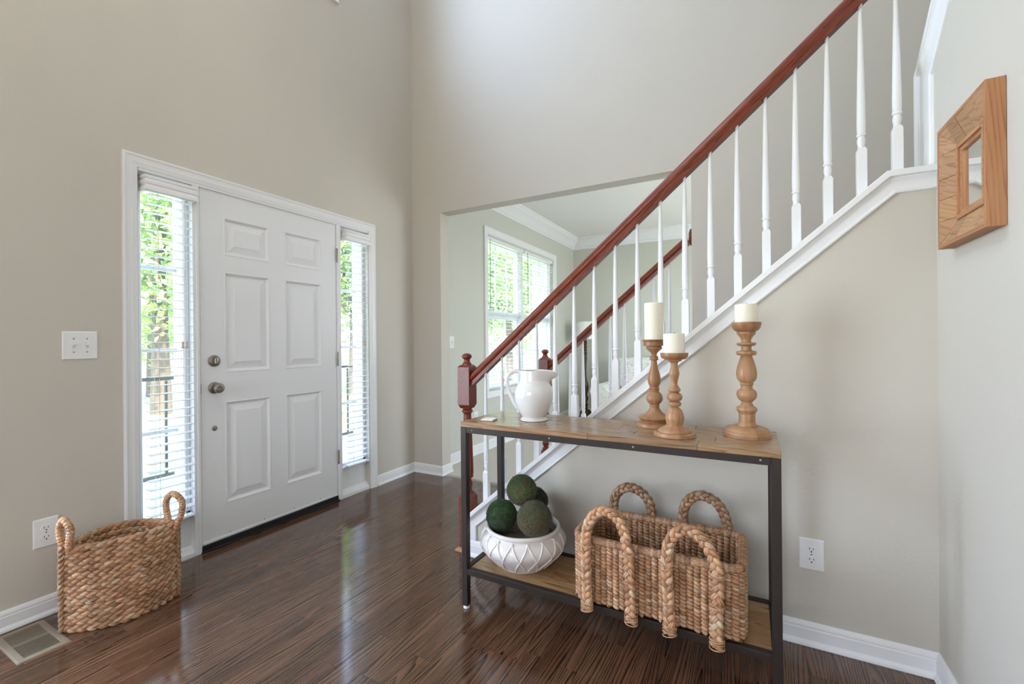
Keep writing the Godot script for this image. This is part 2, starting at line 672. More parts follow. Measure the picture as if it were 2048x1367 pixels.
# ---- floors
func floors() -> void:
	var f := struct("floor", "dark stained oak strip floor of the hall")
	var b := MB.new()
	b.box(Vector3(-0.49, -0.07, 0.05), Vector3(4.7, 0.1, 6.75))
	obj("subfloor", b, M.dark_slot, f)
	# boards run along z, of three widths; the ones the view shows are parts, those behind it one mesh
	var rest := MB.new()
	var shown := 0
	var x := WX - 0.02
	var r := RandomNumberGenerator.new()
	r.seed = 21
	while x < RX + 0.02:
		var w: float = [0.083, 0.099, 0.083, 0.064, 0.108][r.randi() % 5]
		var z := -3.128 - r.randf() * 0.5
		while z < 3.3:
			var l := r.randf_range(0.35, 1.15)
			var z0 := maxf(z, -3.128)
			var z1 := minf(z + l, 3.3)
			# the view's lower edge on the floor, with room for a step to the side
			var lim := lerpf(-0.3, -1.8, (x + 2.7) / 3.2) + 0.7
			var tone := r.randf_range(0.62, 1.28)
			var tint := Color(tone * r.randf_range(0.98, 1.12), tone, tone * r.randf_range(0.92, 1.04))
			if z1 - z0 > 0.02:
				var mb := MB.new() if z0 < lim and shown < 290 else rest
				mb.c = tint
				mb.us = Vector2(1.0 / 0.86, 1.0 / 2.4)
				mb.uo = Vector2((r.randi() % 8) * 0.125 + 0.0625 - (x + w / 2) / 0.86, -z0 / 2.4 + r.randf_range(0.0, 0.5))
				board(mb, Vector3(x + w / 2, -0.0075, (z0 + z1) / 2), Vector3(w - 0.0008, 0.015, z1 - z0 - 0.0006))
				if mb != rest:
					obj("plank", mb, M.oak_floor, f)
					shown += 1
			z += l
		x += w
	if rest.v.size():
		var o := obj("plank_field", rest, M.oak_floor, f)
		o.set_meta("kind", "stuff")
	b = MB.new()
	b.box(Vector3(-0.2, -0.042, -4.98), Vector3(4.7, 0.1, 3.7))
	structure("floor_carpet", b, M.carpet, "cream carpet of the sitting room beyond the opening")

func board(b: MB, ctr: Vector3, size: Vector3) -> void:
	# top and eased upper edges only: 10 triangles
	var h := size / 2
	var e := 0.0007
	var y1 := ctr.y + h.y
	var y0 := y1 - e
	var f := func(sx: float, sz: float, ins: float, y: float) -> Vector3: return Vector3(ctr.x + sx * (h.x - ins), y, ctr.z + sz * h.z)
	var s := [[-1.0, 1.0], [1.0, 1.0], [1.0, -1.0], [-1.0, -1.0]]
	var uvof := func(p: Vector3) -> Vector2: return Vector2(p.x, p.z)
	var t := []
	var m := []
	for k: Array in s:
		t.append(f.call(k[0], k[1], e, y1))
		m.append(f.call(k[0], k[1], 0.0, y0))
	b.quad(t[0], t[1], t[2], t[3], uvof.call(t[0]), uvof.call(t[1]), uvof.call(t[2]), uvof.call(t[3]))
	for k in 4:
		var l := (k + 1) % 4
		b.quad(m[k], m[l], t[l], t[k], uvof.call(m[k]), uvof.call(m[l]), uvof.call(t[l]), uvof.call(t[k]))

# ---- walls
func walls() -> void:
	var th := 0.16
	var b := MB.new()
	# from z = 3.3 towards the corner: along = -z
	wall(b, Vector3(WX, 0, 3.3), Vector3.FORWARD, Vector3.UP, Vector2(6.4 + 0.12, 5.4), [
		Rect2(3.3 + 1.066, -0.001, 1.5, 2.031), Rect2(3.3 + 1.42, 3.74, 0.8, 1.26), Rect2(3.3 - 0.75, 0.30, 1.2, 1.9)], Vector3(-th, 0, 0))
	structure("wall_left", b, M.paint_greige, "greige wall with the white front door")
	b = MB.new()
	wall(b, Vector3(WX, 0, BZ), Vector3.RIGHT, Vector3.UP, Vector2(4.4, 5.4), [Rect2(WX * -1 - 2.37, -0.001, 2.028, 2.276)], Vector3(0, 0, -0.12))
	structure("wall_back", b, M.paint_greige, "tall greige wall with the opening to the sitting room")
	b = MB.new()
	# right wall under the second flight: its upper edge climbs towards the viewer
	b.slab(pv([-3.3, 0, -3.3, 5.4, -1.65, 5.4, 2.156, 2.116, 2.156, 0]), Vector3(RX, 0, 0), Vector3.FORWARD, Vector3.UP, Vector3(0.11, 0, 0))
	structure("wall_right", b, M.paint_greige, "bright wall with the wood framed mirror")
	b = MB.new()
	b.box(Vector3(1.78, 2.7, 0.1), Vector3(0.12, 5.4, 6.6))
	structure("wall_stairwell", b, M.paint_greige)
	b = MB.new()
	wall(b, Vector3(1.84, 0, 3.3), Vector3.LEFT, Vector3.UP, Vector2(4.52, 5.4), [Rect2(1.74, 0.55, 2.2, 1.9)], Vector3(0, 0, 0.16))
	structure("wall_rear", b, M.paint_greige)
	b = MB.new()
	b.slab(pv([-1.362, 0, RX + 0.11, 0, RX + 0.11, 1.70, 0.43, 1.70, -1.362, 1.353 - SLOPE * 1.362 - 0.002]), Vector3(0, 0, SZ), Vector3.RIGHT, Vector3.UP, Vector3(0, 0, -0.115))
	structure("wall_stair", b, M.paint_greige, "sloping greige wall under the stair")
	b = MB.new()
	b.box(Vector3(-0.5, 5.46, 0.05), Vector3(4.8, 0.12, 6.9))
	structure("ceiling", b, M.paint_ceiling)
	# sitting room
	b = MB.new()
	wall(b, Vector3(LX, 0, BZ - 0.12), Vector3.FORWARD, Vector3.UP, Vector2(-LZ + BZ + 0.12, 2.77), [Rect2(0.86, 0.62, 1.82, 1.68)], Vector3(-0.34, 0, 0))
	structure("wall_sitting_front", b, M.paint_sage, "sage wall with the double window")
	b = MB.new()
	b.box(Vector3(-0.2, 1.385, LZ - 0.08), Vector3(5.3, 2.77, 0.16))
	structure("wall_sitting_far", b, M.paint_sage, "sage wall behind the printed sofa")
	b = MB.new()
	wall(b, Vector3(2.0, 0, LZ), Vector3.BACK, Vector3.UP, Vector2(3.5, 2.77), [Rect2(0.92, 0.65, 1.8, 1.6)], Vector3(0.16, 0, 0))
	structure("wall_sitting_end", b, M.paint_sage)
	b = MB.new()
	b.box(Vector3(-0.25, 2.83, -5.03), Vector3(5.2, 0.12, 3.60))
	structure("ceiling_sitting_room", b, M.paint_ceiling, "white ceiling of the sitting room")
	# the far side of the opening, painted like the sitting room
	b = MB.new()
	b.box(Vector3(0.83, 1.385, -3.235), Vector3(2.344, 2.77, 0.03))
	structure("wall_sitting_inner", b, M.paint_sage)

# ---- mouldings
func base_profile(h: float) -> PackedVector2Array:
	return pv([0, 0, 0.021, 0, 0.023, 0.004, 0.021, 0.012, 0.015, 0.019, 0.0125, 0.022, 0.0125, h * 0.70, 0.010, h * 0.76, 0.0115, h * 0.80, 0.010, h * 0.88, 0.006, h * 0.96, 0.003, h, 0, h])

func mouldings() -> void:
	var b := MB.new()
	b.sweep(pts([WX, 0, -1.0, WX, 0, 3.3]), Vector3.UP, base_profile(0.084))
	structure("baseboard_left", b, M.trim_white, "white baseboard left of the front door")
	b = MB.new()
	b.sweep(rev(pts([WX, 0, -2.642, WX, 0, BZ, -2.37, 0, BZ, -2.37, 0, BZ - 0.12, -2.44, 0, BZ - 0.12])), Vector3.UP, base_profile(0.084))
	structure("baseboard_back", b, M.trim_white, "white baseboard in the corner right of the door")
	b = MB.new()
	b.sweep(rev(pts([-1.367, 0, SZ - 0.115, -1.367, 0, SZ, RX, 0, SZ, RX, 0, 3.3])), Vector3.UP, base_profile(0.086))
	structure("baseboard_right", b, M.trim_white, "white baseboard under the stair and the mirror")
	b = MB.new()
	b.sweep(rev(pts([LX, 0, BZ - 0.12, LX, 0, LZ, 2.0, 0, LZ])), Vector3.UP, base_profile(0.105))
	structure("baseboard_sitting", b, M.trim_white)
	# crown moulding of the sitting room: a across the wall, b upwards
	b = MB.new()
	var cr := pv([0, 0, 0.012, 0, 0.014, 0.012, 0.022, 0.022, 0.032, 0.030, 0.030, 0.036, 0.045, 0.060, 0.070, 0.092, 0.098, 0.116, 0.104, 0.124, 0.108, 0.138, 0.120, 0.148, 0.122, 0.172, 0, 0.172])
	b.sweep(rev(pts([LX, 2.60, BZ - 0.12, LX, 2.60, LZ, 2.0, 2.60, LZ])), Vector3.UP, cr)
	structure("trim_1", b, M.trim_white, "white crown moulding under the sitting room ceiling")
	# casing round the door and its sidelights: a inwards, b out of the wall
	b = MB.new()
	var cas := pv([0, 0, 0, 0.017, 0.006, 0.019, 0.012, 0.017, 0.016, 0.014, 0.030, 0.012, 0.040, 0.0125, 0.048, 0.010, 0.056, 0.008, 0.062, 0.006, 0.062, 0])
	b.sweep(pts([WX, 0, -2.636, WX, 2.10, -2.636, WX, 2.10, -1.0, WX, 0, -1.0]), Vector3.RIGHT, cas)
	structure("trim_2", b, M.trim_white, "white casing round the front door and sidelights")
	# casing of the high window
	b = MB.new()
	b.sweep(pts([WX, 3.655, -2.29, WX, 5.08, -2.29, WX, 5.08, -1.35, WX, 3.655, -1.35]), Vector3.RIGHT, pv([0, 0, 0, 0.022, 0.012, 0.024, 0.03, 0.018, 0.08, 0.014, 0.08, 0]), true)
	structure("trim_3", b, M.trim_white, "white casing corner of the high window above the door")
	# casing and apron of the sitting room window
	b = MB.new()
	b.sweep(pts([LX, 0.55, -5.97, LX, 2.39, -5.97, LX, 2.39, -4.01, LX, 0.55, -4.01]), Vector3.RIGHT, pv([0, 0, 0, 0.02, 0.01, 0.022, 0.02, 0.018, 0.07, 0.013, 0.075, 0]), true)
	structure("trim_4", b, M.trim_white, "white casing of the sitting room window")
	# the slope of the stair: cap and fascia
	b = MB.new()
	var y0 := 1.382
	var line := pts([-1.366, y0 - SLOPE * 1.366, SZ - 0.130, 0.4183, 1.738, SZ - 0.130, RX, 1.738, SZ - 0.130])
	var capb := pv([0.002, 0, 0, 0.003, 0, 0.157, 0.002, 0.160, 0.020, 0.160, 0.022, 0.158, 0.022, 0])
	b.sweep(rev(line), Vector3.BACK, capb)
	structure("trim_5", b, M.trim_white, "white cap on the sloping stair wall")
	b = MB.new()
	var fas := pv([0.0, 0, 0.0, 0.017, 0.004, 0.017, 0.010, 0.012, 0.016, 0.009, 0.020, 0.0085, 0.042, 0.0085, 0.045, 0.012, 0.050, 0.013, 0.054, 0.010, 0.055, 0])
	b.sweep(rev(pts([-1.366, 0.088, SZ, -1.366, y0 - 0.029 - SLOPE * 1.366, SZ, 0.4265, 1.716, SZ, RX, 1.716, SZ])), Vector3.BACK, fas)
	structure("trim_6", b, M.trim_white, "white fascia moulding below the stair cap")
	# the same trim on the edge of the right wall, climbing with the second flight
	b = MB.new()
	var wide := pv([0, 0, 0, 0.02, 0.022, 0.02, 0.024, 0.016, 0.032, 0.010, 0.052, 0.006, 0.060, 0.0085, 0.108, 0.0085, 0.114, 0.0105, 0.124, 0.011, 0.130, 0.008, 0.132, 0])
	b.sweep(rev(pts([RX, 1.738, -2.160, RX, 2.118, -2.160, RX, 5.38, 1.65])), Vector3.LEFT, wide)
	structure("trim_7", b, M.trim_white, "white trim turning up along the edge of the right wall")

func rev(p: PackedVector3Array) -> PackedVector3Array:
	p.reverse()
	return p

# ---- front door
func nested(b: MB, x: float, rect: Rect2, steps: Array) -> void:
	# rings of a panel in the door's plane: steps of [inset, depth]; z runs away from the viewer, so the rectangle is (-z, y)
	var ring := func(s: Array) -> Array:
		var r: Rect2 = rect.grow(-s[0])
		return [Vector3(x + s[1], r.position.y, -r.position.x), Vector3(x + s[1], r.position.y, -r.end.x), Vector3(x + s[1], r.end.y, -r.end.x), Vector3(x + s[1], r.end.y, -r.position.x)]
	for k in steps.size() - 1:
		var a: Array = ring.call(steps[k])
		var d: Array = ring.call(steps[k + 1])
		for s in 4:
			var t := (s + 1) % 4
			b.quad(a[s], a[t], d[t], d[s])
	var q: Array = ring.call(steps[-1])
	b.quad(q[0], q[1], q[2], q[3])

func front_door() -> void:
	var d := struct("door_1", "white six panel front door with nickel knob")
	var x := -2.688
	var cols := [[1.476, 1.754], [1.858, 2.137]]
	var rows := [[0.234, 0.825], [0.991, 1.575], [1.669, 1.891]]
	var holes := []
	for c: Array in cols:
		for r: Array in rows:
			holes.append(Rect2(c[0] - 1.350, r[0] - 0.030, c[1] - c[0], r[1] - r[0]))
	var b := MB.new()
	wall(b, Vector3(x, 0.030, -1.350), Vector3.FORWARD, Vector3.UP, Vector2(0.912, 1.995), holes, Vector3(-0.044, 0, 0))
	obj("slab", b, M.door_white, d)
	for c: Array in cols:
		for r: Array in rows:
			b = MB.new()
			nested(b, x, Rect2(c[0], r[0], c[1] - c[0], r[1] - r[0]), [[0.0, 0.0], [0.003, 0.002], [0.008, 0.0015], [0.017, -0.012], [0.023, -0.0135], [0.060, -0.003], [0.062, -0.0015]])
			obj("panel", b, M.door_white, d)
	b = MB.new()
	b.box(Vector3(x - 0.01, 0.024, -1.806), Vector3(0.05, 0.034, 0.910), 0.003)
	obj("door_sweep", b, M.rubber_black, d)
	b = MB.new()
	b.box(Vector3(WX - 0.075, 0.004, -1.806), Vector3(0.17, 0.012, 0.93), 0.002)
	obj("threshold", b, M.rubber_black, d)
	# a clean aluminium rail along the foot of the door with its screws
	b = MB.new()
	b.box(Vector3(x + 0.002, 0.045, -1.806), Vector3(0.006, 0.018, 0.906), 0.002)
	obj("bottom_rail", b, M.door_white, d)
	for k in 4:
		b = MB.new()
		b.lathe(prof([0.0035, 0, 0.0035, 0.001, 0.0, 0.002]), 8, Vector3(x + 0.002, 0.064, -1.50 - k * 0.205), turn_out())
		obj("screw", b, M.nickel, d)
	for y: float in [0.321, 1.04, 1.80]:
		b = MB.new()
		b.lathe(prof([0.0, 0, 0.006, 0.001, 0.006, 0.034, 0.0052, 0.034, 0.0052, 0.036, 0.006, 0.036, 0.006, 0.068, 0.0052, 0.068, 0.0052, 0.070, 0.006, 0.070, 0.006, 0.103, 0.0, 0.105]), 12, Vector3(WX + 0.003, y - 0.052, -2.2665))
		obj("hinge", b, M.nickel, d)
	var bs := turn_out()
	var k := obj("deadbolt", disc_rose(0.0325), M.nickel, d)
	k.position = Vector3(x, 1.062, -1.418)
	b = MB.new()
	b.box(Vector3(0.020, 0, 0.004), Vector3(0.020, 0.034, 0.011), 0.003)
	obj("thumb_turn", b, M.nickel, k)
	k = obj("knob", disc_rose(0.033), M.nickel, d)
	k.position = Vector3(x, 0.909, -1.418)
	b = MB.new()
	b.lathe(smooth(prof([0.012, 0.008, 0.0115, 0.022, 0.014, 0.030, 0.024, 0.038, 0.0275, 0.047, 0.027, 0.056, 0.022, 0.062, 0.011, 0.064, 0.011, 0.064, 0.0095, 0.061, 0.0, 0.061]), 3), 28, Vector3.ZERO, bs)
	obj("knob_ball", b, M.nickel, k)
	b = MB.new()
	b.box(Vector3(0.062, 0, 0), Vector3(0.006, 0.005, 0.014), 0.001)
	obj("lock_button", b, M.nickel, k)
	b = MB.new()
	b.lathe(smooth(prof([0.0145, 0, 0.0145, 0.003, 0.011, 0.006, 0.006, 0.006, 0.0, 0.008]), 2), 20, Vector3.ZERO, bs)
	k = obj("hole_plug", b, M.nickel, d)
	k.position = Vector3(x, 0.680, -1.418)
	b = MB.new()
	b.box(Vector3(x + 0.003, 0.909, -1.3475), Vector3(0.005, 0.055, 0.003), 0.001)
	obj("latch_strike", b, M.nickel, d)
	# posts between door and sidelights, and the head
	for z: float in [-1.3275, -2.2865]:
		b = MB.new()
		b.box(Vector3(WX - 0.07, 1.015, z), Vector3(0.14, 2.03, 0.036), 0.002)
		b.box(Vector3(WX - 0.002, 1.015, z + (-0.006 if z > -2 else 0.006)), Vector3(0.012, 2.03, 0.018), 0.004)
		obj("jamb", b, M.trim_white, d)
	b = MB.new()
	b.box(Vector3(WX - 0.077, 2.034, -1.816), Vector3(0.16, 0.020, 1.5), 0.002)
	obj("head_jamb", b, M.trim_white, d)

func turn_out() -> Basis:   # turned pieces whose axis (y) points into the hall along +x
	return Basis(Vector3(0, -1, 0), Vector3(1, 0, 0), Vector3(0, 0, 1))

func disc_rose(r: float) -> MB:
	var b := MB.new()
	b.lathe(smooth(prof([r, 0, r, 0.004, r * 0.94, 0.008, r * 0.72, 0.010, r * 0.70, 0.012, r * 0.4, 0.013, 0.0, 0.013]), 2), 32, Vector3.ZERO, turn_out())
	return b

# ---- windows and blinds
func windows() -> void:
	sidelight("window_1", -1.066, -1.3095, "sidelight left of the front door, over a white lower panel")
	sidelight("window_2", -2.3045, -2.566, "sidelight right of the front door, over a white lower panel")
	blind("narrow white blind in the sidelight left of the front door", Vector3(-2.675, 0, -1.1985), 0.215, 1.925, 0.235, 0.0438, 0.048, true, "sidelight blinds")
	blind("narrow white blind in the sidelight right of the front door", Vector3(-2.675, 0, -2.443), 0.213, 1.920, 0.232, 0.0438, 0.048, true, "sidelight blinds")
	sash_window("window_3", Vector3(LX - 0.10, 0.62, -4.99), Vector3.BACK, 1.82, 1.68, 2, "double window of the sitting room with white sashes")
	blind("wide white blind in the near half of the sitting room window", Vector3(LX - 0.035, 0, -4.53), 0.885, 2.275, 0.645, 0.0438, 0.046, false, "sitting room blinds")
	blind("wide white blind in the far half of the sitting room window", Vector3(LX - 0.035, 0, -5.45), 0.885, 2.275, 0.645, 0.0438, 0.046, false, "sitting room blinds")
	sash_window("window_4", Vector3(WX - 0.11, 3.74, -1.82), Vector3.BACK, 0.8, 1.26, 1, "high window above the front door")
	sash_window("window_5", Vector3(WX - 0.11, 0.30, 0.15), Vector3.BACK, 1.2, 1.9, 2)
	sash_window("window_6", Vector3(-1.0, 0.55, 3.40), Vector3.RIGHT, 2.2, 1.9, 2)
	sash_window("window_7", Vector3(2.10, 0.65, -4.9), Vector3.BACK, 1.8, 1.6, 2)

func sidelight(called: String, z0: float, z1: float, label: String) -> void:
	var w := struct(called, label)
	var zc := (z0 + z1) / 2
	var wd := absf(z1 - z0)
	var b := MB.new()
	for s: float in [-1, 1]:
		b.box(Vector3(-2.775, 1.12, zc + s * (wd / 2 - 0.014)), Vector3(0.11, 1.80, 0.028), 0.004)
	b.box(Vector3(-2.775, 2.005, zc), Vector3(0.11, 0.045, wd), 0.003)
	b.box(Vector3(-2.775, 0.235, zc), Vector3(0.11, 0.03, wd), 0.003)
	obj("window_frame", b, M.trim_white, w)
	b = MB.new()
	b.box(Vector3(-2.80, 1.12, zc), Vector3(0.006, 1.75, wd - 0.04))
	obj("pane", b, M.glass, w)
	for k in 3:
		b = MB.new()
		b.box(Vector3(-2.80, 0.25 + 0.4375 * (k + 1), zc), Vector3(0.016, 0.02, wd - 0.04), 0.002)
		obj("muntin", b, M.trim_white, w)
	b = MB.new()
	b.box(Vector3(-2.78, 0.112, zc), Vector3(0.12, 0.224, wd))
	obj("lower_panel", b, M.trim_white, w)
	b = MB.new()
	b.box(Vector3(-2.708, 0.222, zc), Vector3(0.03, 0.014, wd), 0.003)
	obj("sill", b, M.trim_white, w)
	b = MB.new()
	b.sweep(pts([-2.72, 0, z1, -2.72, 0, z0]), Vector3.UP, pv([0, 0, 0.036, 0, 0.036, 0.022, 0.030, 0.030, 0.018, 0.034, 0.014, 0.046, 0.006, 0.054, 0, 0.056]))
	obj("base_moulding", b, M.trim_white, w)

func sash_window(called: String, at: Vector3, along: Vector3, wd: float, ht: float, units: int, label := "") -> void:
	# at: middle of the foot of the opening; two sashes per unit with glazing bars
	var w := struct(called, label)
	var n := along.cross(Vector3.UP)
	var bs := Basis(along, Vector3.UP, n)
	var uw := wd / units
	for u in units:
		var o := at + along * (uw * (u + 0.5) - wd / 2)
		for h in 2:
			var c := o + Vector3.UP * (ht * (0.25 + 0.5 * h)) + n * (0.012 * (1 - 2 * h))
			var b := MB.new()
			var hh := ht / 2
			var rail := 0.045
			for s: float in [-1, 1]:
				b.box(c + along * s * (uw / 2 - rail / 2 - 0.01), Vector3(rail, hh, 0.03), 0.003, bs)
				b.box(c + Vector3.UP * s * (hh / 2 - rail / 2), Vector3(uw - 0.02 - 2 * rail, rail, 0.03), 0.003, bs)
			obj("sash", b, M.trim_white, w)
			b = MB.new()
			b.box(c, Vector3(uw - 0.05, hh - 0.03, 0.005), 0.0, bs)
			obj("pane", b, M.glass, w)
			for k in 2:
				b = MB.new()
				b.box(c + along * (uw - 0.1) * ((k + 1) / 3.0 - 0.5), Vector3(0.016, hh - 2 * rail, 0.014), 0.002, bs)
				obj("muntin", b, M.trim_white, w)
			b = MB.new()
			b.box(c, Vector3(uw - 0.1, 0.016, 0.014), 0.002, bs)
			obj("muntin", b, M.trim_white, w)
	var f := MB.new()
	for k in units + 1:
		var e := 0.035 if k in [0, units] else 0.07
		f.box(at + along * (uw * k - wd / 2) + Vector3.UP * ht / 2 - along * (0.0 if k not in [0, units] else (e / 2 * (1 if k == units else -1))), Vector3(e, ht, 0.10), 0.003, bs)
	f.box(at + Vector3.UP * 0.01, Vector3(wd, 0.03, 0.12), 0.004, bs)
	f.box(at + Vector3.UP * (ht - 0.012), Vector3(wd, 0.03, 0.12), 0.004, bs)
	obj("window_frame", f, M.trim_white, w)

func blind(label: String, at: Vector3, wd: float, top: float, bottom: float, pitch: float, deep: float, fancy: bool, group: String) -> void:
	# slats lie along z, their width along x
	var t := thing("window_blind", label, "blind", Vector3(at.x, bottom, at.z), group)
	var b := MB.new()
	if fancy:
		# moulded valance with returned ends
		var pr := pv([0, 0, 0.010, 0, 0.014, 0.004, 0.014, 0.020, 0.009, 0.026, 0.008, 0.032, 0.014, 0.038, 0.015, 0.050, 0.009, 0.056, 0.008, 0.060, 0.014, 0.066, 0.014, 0.078, 0, 0.078])
		b.sweep(pts([-0.045, top - bottom, -wd / 2, 0.024, top - bottom, -wd / 2, 0.024, top - bottom, wd / 2, -0.045, top - bottom, wd / 2]), Vector3.UP, pr)
		b.box(Vector3(-0.012, top - bottom + 0.035, 0), Vector3(0.05, 0.05, wd - 0.03))
	else:
		b.box(Vector3(0.0, top - bottom + 0.012, 0), Vector3(0.055, 0.05, wd), 0.003)
	obj("valance", b, M.blind_white, t)
	var s := MB.new()
	var w := wd - 0.012
	# a gently crowned slat, 2.6 mm thick
	var pr2 := pv([-deep / 2, 0, -deep * 0.2, 0.0016, deep * 0.2, 0.0016, deep / 2, 0, deep / 2, -0.0026, deep * 0.2, -0.001, -deep * 0.2, -0.001, -deep / 2, -0.0026])
	s.sweep(pts([0, 0, -w / 2, 0, 0, w / 2]), Vector3.UP, pr2)
	var m := s.mesh()
	var y := top - bottom - 0.012
	while y > 0.025:
		var o := inst("slat", m, M.blind_white, t)
		o.position.y = y
		o.rotation.z = -0.03
		y -= pitch
	b = MB.new()
	b.box(Vector3(0, 0.003, 0), Vector3(deep, 0.014, w), 0.004)
	obj("bottom_rail", b, M.blind_white, t)
	var n := 2 if wd < 0.4 else 3
	for k in n:
		var z := w * (0.30 if n == 2 else 0.38) * (2.0 * k / (n - 1) - 1.0)
		b = MB.new()
		for sd: float in [-1, 1]:
			b.bar(Vector3(sd * (deep / 2 + 0.001), 0, z), Vector3(sd * (deep / 2 + 0.001), top - bottom, z), 0.0016, 0.0016)
		obj("ladder_cord", b, M.cord, t)
	if fancy:
		# the lift cords end in two small tassels
		for k in 2:
			var z := -0.045 - k * 0.018
			b = MB.new()
			b.bar(Vector3(0.028, 0.932 - bottom, z), Vector3(0.028, top - bottom, z), 0.0014, 0.0014)
			b.c = Color.WHITE
			obj("lift_cord", b, M.cord, t)
			b = MB.new()
			b.lathe(smooth(prof([0.0, 0, 0.0068, 0.002, 0.006, 0.010, 0.0042, 0.016, 0.0046, 0.026, 0.0062, 0.032, 0.003, 0.036, 0.0, 0.036]), 2), 12, Vector3(0.028, 1.135 - bottom, z))
			obj("tassel", b, M.tassel, t)
	else:
		b = MB.new()
		b.tube(pts([0.034, 1.52 - bottom, w / 2 - 0.06, 0.032, top - bottom, w / 2 - 0.06]), PackedFloat32Array([0.0028]), 8)
		obj("tilt_wand", b, M.steel_dark, t)

# ---- stair
func stair() -> void:
	var s := struct("staircase", "enclosed flight of eight steps behind the white balusters")
	for k in 8:
		var x := -1.16 + 0.2286 * k
		var b := MB.new()
		b.box(Vector3(x + 0.009, 0.0975 + 0.195 * k, -2.62), Vector3(0.018, 0.195, 0.97))
		obj("riser", b, M.trim_white, s)
		b = MB.new()
		if k < 7:
			b.box(Vector3(x + 0.10, 0.195 * (k + 1) - 0.013, -2.62), Vector3(0.256, 0.026, 0.97), 0.006, Basis(), Vector3.BACK)
			obj("tread", b, M.mahogany, s)
	var b := MB.new()
	b.box(Vector3(1.08, 1.50, -2.62), Vector3(1.28, 0.12, 0.96))
	obj("landing", b, M.mahogany, s)
	# the low sloping wall on the far side, inside the opening
	b = MB.new()
	b.slab(pv([-1.362, 0, -0.345, 0, -0.345, 1.353 - SLOPE * 0.345, -1.362, 1.353 - SLOPE * 1.362]), Vector3(0, 0, BZ - 0.002), Vector3.RIGHT, Vector3.UP, Vector3(0, 0, -0.115))
	structure("wall_stair_far", b, M.trim_white, "white sloping wall under the far railing")
	b = MB.new()
	b.sweep(rev(pts([-1.366, 1.382 - SLOPE * 1.366, BZ - 0.137, -0.345, 1.382 - SLOPE * 0.345, BZ - 0.137])), Vector3.BACK, pv([0.002, 0, 0, 0.003, 0, 0.157, 0.002, 0.160, 0.020, 0.160, 0.022, 0.158, 0.022, 0]))
	structure("trim_8", b, M.trim_white, "white cap under the far railing")

func frustum(b: MB, x: float, z: float, y0: float, h0: float, y1: float, h1: float) -> void:
	var s := [[-1, 1], [1, 1], [1, -1], [-1, -1]]
	for k in 4:
		var p: Array = s[k]
		var q: Array = s[(k + 1) % 4]
		b.face(Vector3(x + p[0] * h0, y0, z + p[1] * h0), Vector3(x + q[0] * h0, y0, z + q[1] * h0), Vector3(x + q[0] * h1, y1, z + q[1] * h1), Vector3(x + p[0] * h1, y1, z + p[1] * h1), Vector3.UP)

func newel(t: Node3D, x: float, z: float) -> void:
	var n := Node3D.new()
	n.name = "newel_post"
	t.add_child(n)
	var h := 0.0385
	var b := MB.new()
	b.us = Vector2(6, 2.2)
	b.box(Vector3(x, 0.150, z), Vector3(h * 2, 0.300, h * 2), 0.002)
	frustum(b, x, z, 0.299, h - 0.002, 0.317, 0.024)
	b.box(Vector3(x, 0.912, z), Vector3(h * 2, 0.212, h * 2), 0.002)
	frustum(b, x, z, 0.7875, 0.027, 0.807, h - 0.002)
	frustum(b, x, z, 1.017, h - 0.002, 1.028, 0.027)
	obj("block", b, M.mahogany, n)
	b = MB.new()
	b.us = Vector2(3, 2.2)
	b.lathe(smooth(prof([0.0235, 0.315, 0.026, 0.322, 0.0265, 0.329, 0.023, 0.334, 0.0185, 0.337, 0.0205, 0.346, 0.0265, 0.361, 0.0255, 0.374, 0.0185, 0.388, 0.0195, 0.394, 0.0295, 0.404, 0.0305, 0.410, 0.028, 0.416, 0.028, 0.416, 0.0315, 0.424, 0.031, 0.46, 0.0275, 0.58, 0.0235, 0.70, 0.0215, 0.745, 0.022, 0.757, 0.029, 0.764, 0.0315, 0.7695, 0.029, 0.776, 0.0235, 0.780, 0.0235, 0.780, 0.027, 0.785, 0.027, 0.790]), 3), 24, Vector3(x, 0, z))
	obj("turned_shaft", b, M.mahogany, n)
	b = MB.new()
	b.us = Vector2(3, 2.2)
	b.lathe(smooth(prof([0.027, 1.024, 0.027, 1.030, 0.0255, 1.036, 0.021, 1.041, 0.0175, 1.047, 0.0172, 1.055, 0.0195, 1.062, 0.0265, 1.068, 0.0282, 1.074, 0.0265, 1.081, 0.020, 1.088, 0.010, 1.092, 0.0, 1.093]), 3), 28, Vector3(x, 0, z))
	obj("finial", b, M.mahogany, n)
	b = MB.new()
	b.us = Vector2(6, 2.2)
	b.sweep(pts([x - h, 0, z + h, x - h, 0, z - h, x + h, 0, z - h, x + h, 0, z + h]), Vector3.UP, pv([0, 0, 0.017, 0, 0.016, 0.008, 0.010, 0.015, 0, 0.019]), true)
	obj("shoe_moulding", b, M.pine, n)

func baluster_mesh(block: float, total: float) -> Mesh:
	var b := MB.new()
	b.box(Vector3(0, block / 2 - 0.011, 0), Vector3(0.030, block + 0.014, 0.030), 0.0012)
	frustum(b, 0, 0, block - 0.005, 0.0145, block + 0.006, 0.0095)
	b.lathe(smooth(prof([0.0105, block, 0.0115, block + 0.006, 0.0102, block + 0.010, 0.0118, block + 0.018, 0.0133, block + 0.028, 0.0122, block + 0.038, 0.0108, block + 0.046, 0.0108, block + 0.046, 0.0142, block + 0.048, 0.0146, block + 0.052, 0.0142, block + 0.056, 0.0118, block + 0.058, 0.0118, block + 0.058, 0.0128, block + 0.062, 0.0138, block + 0.085, 0.0130, block + 0.16, 0.0062, total]), 3), 18)
	return b.mesh()

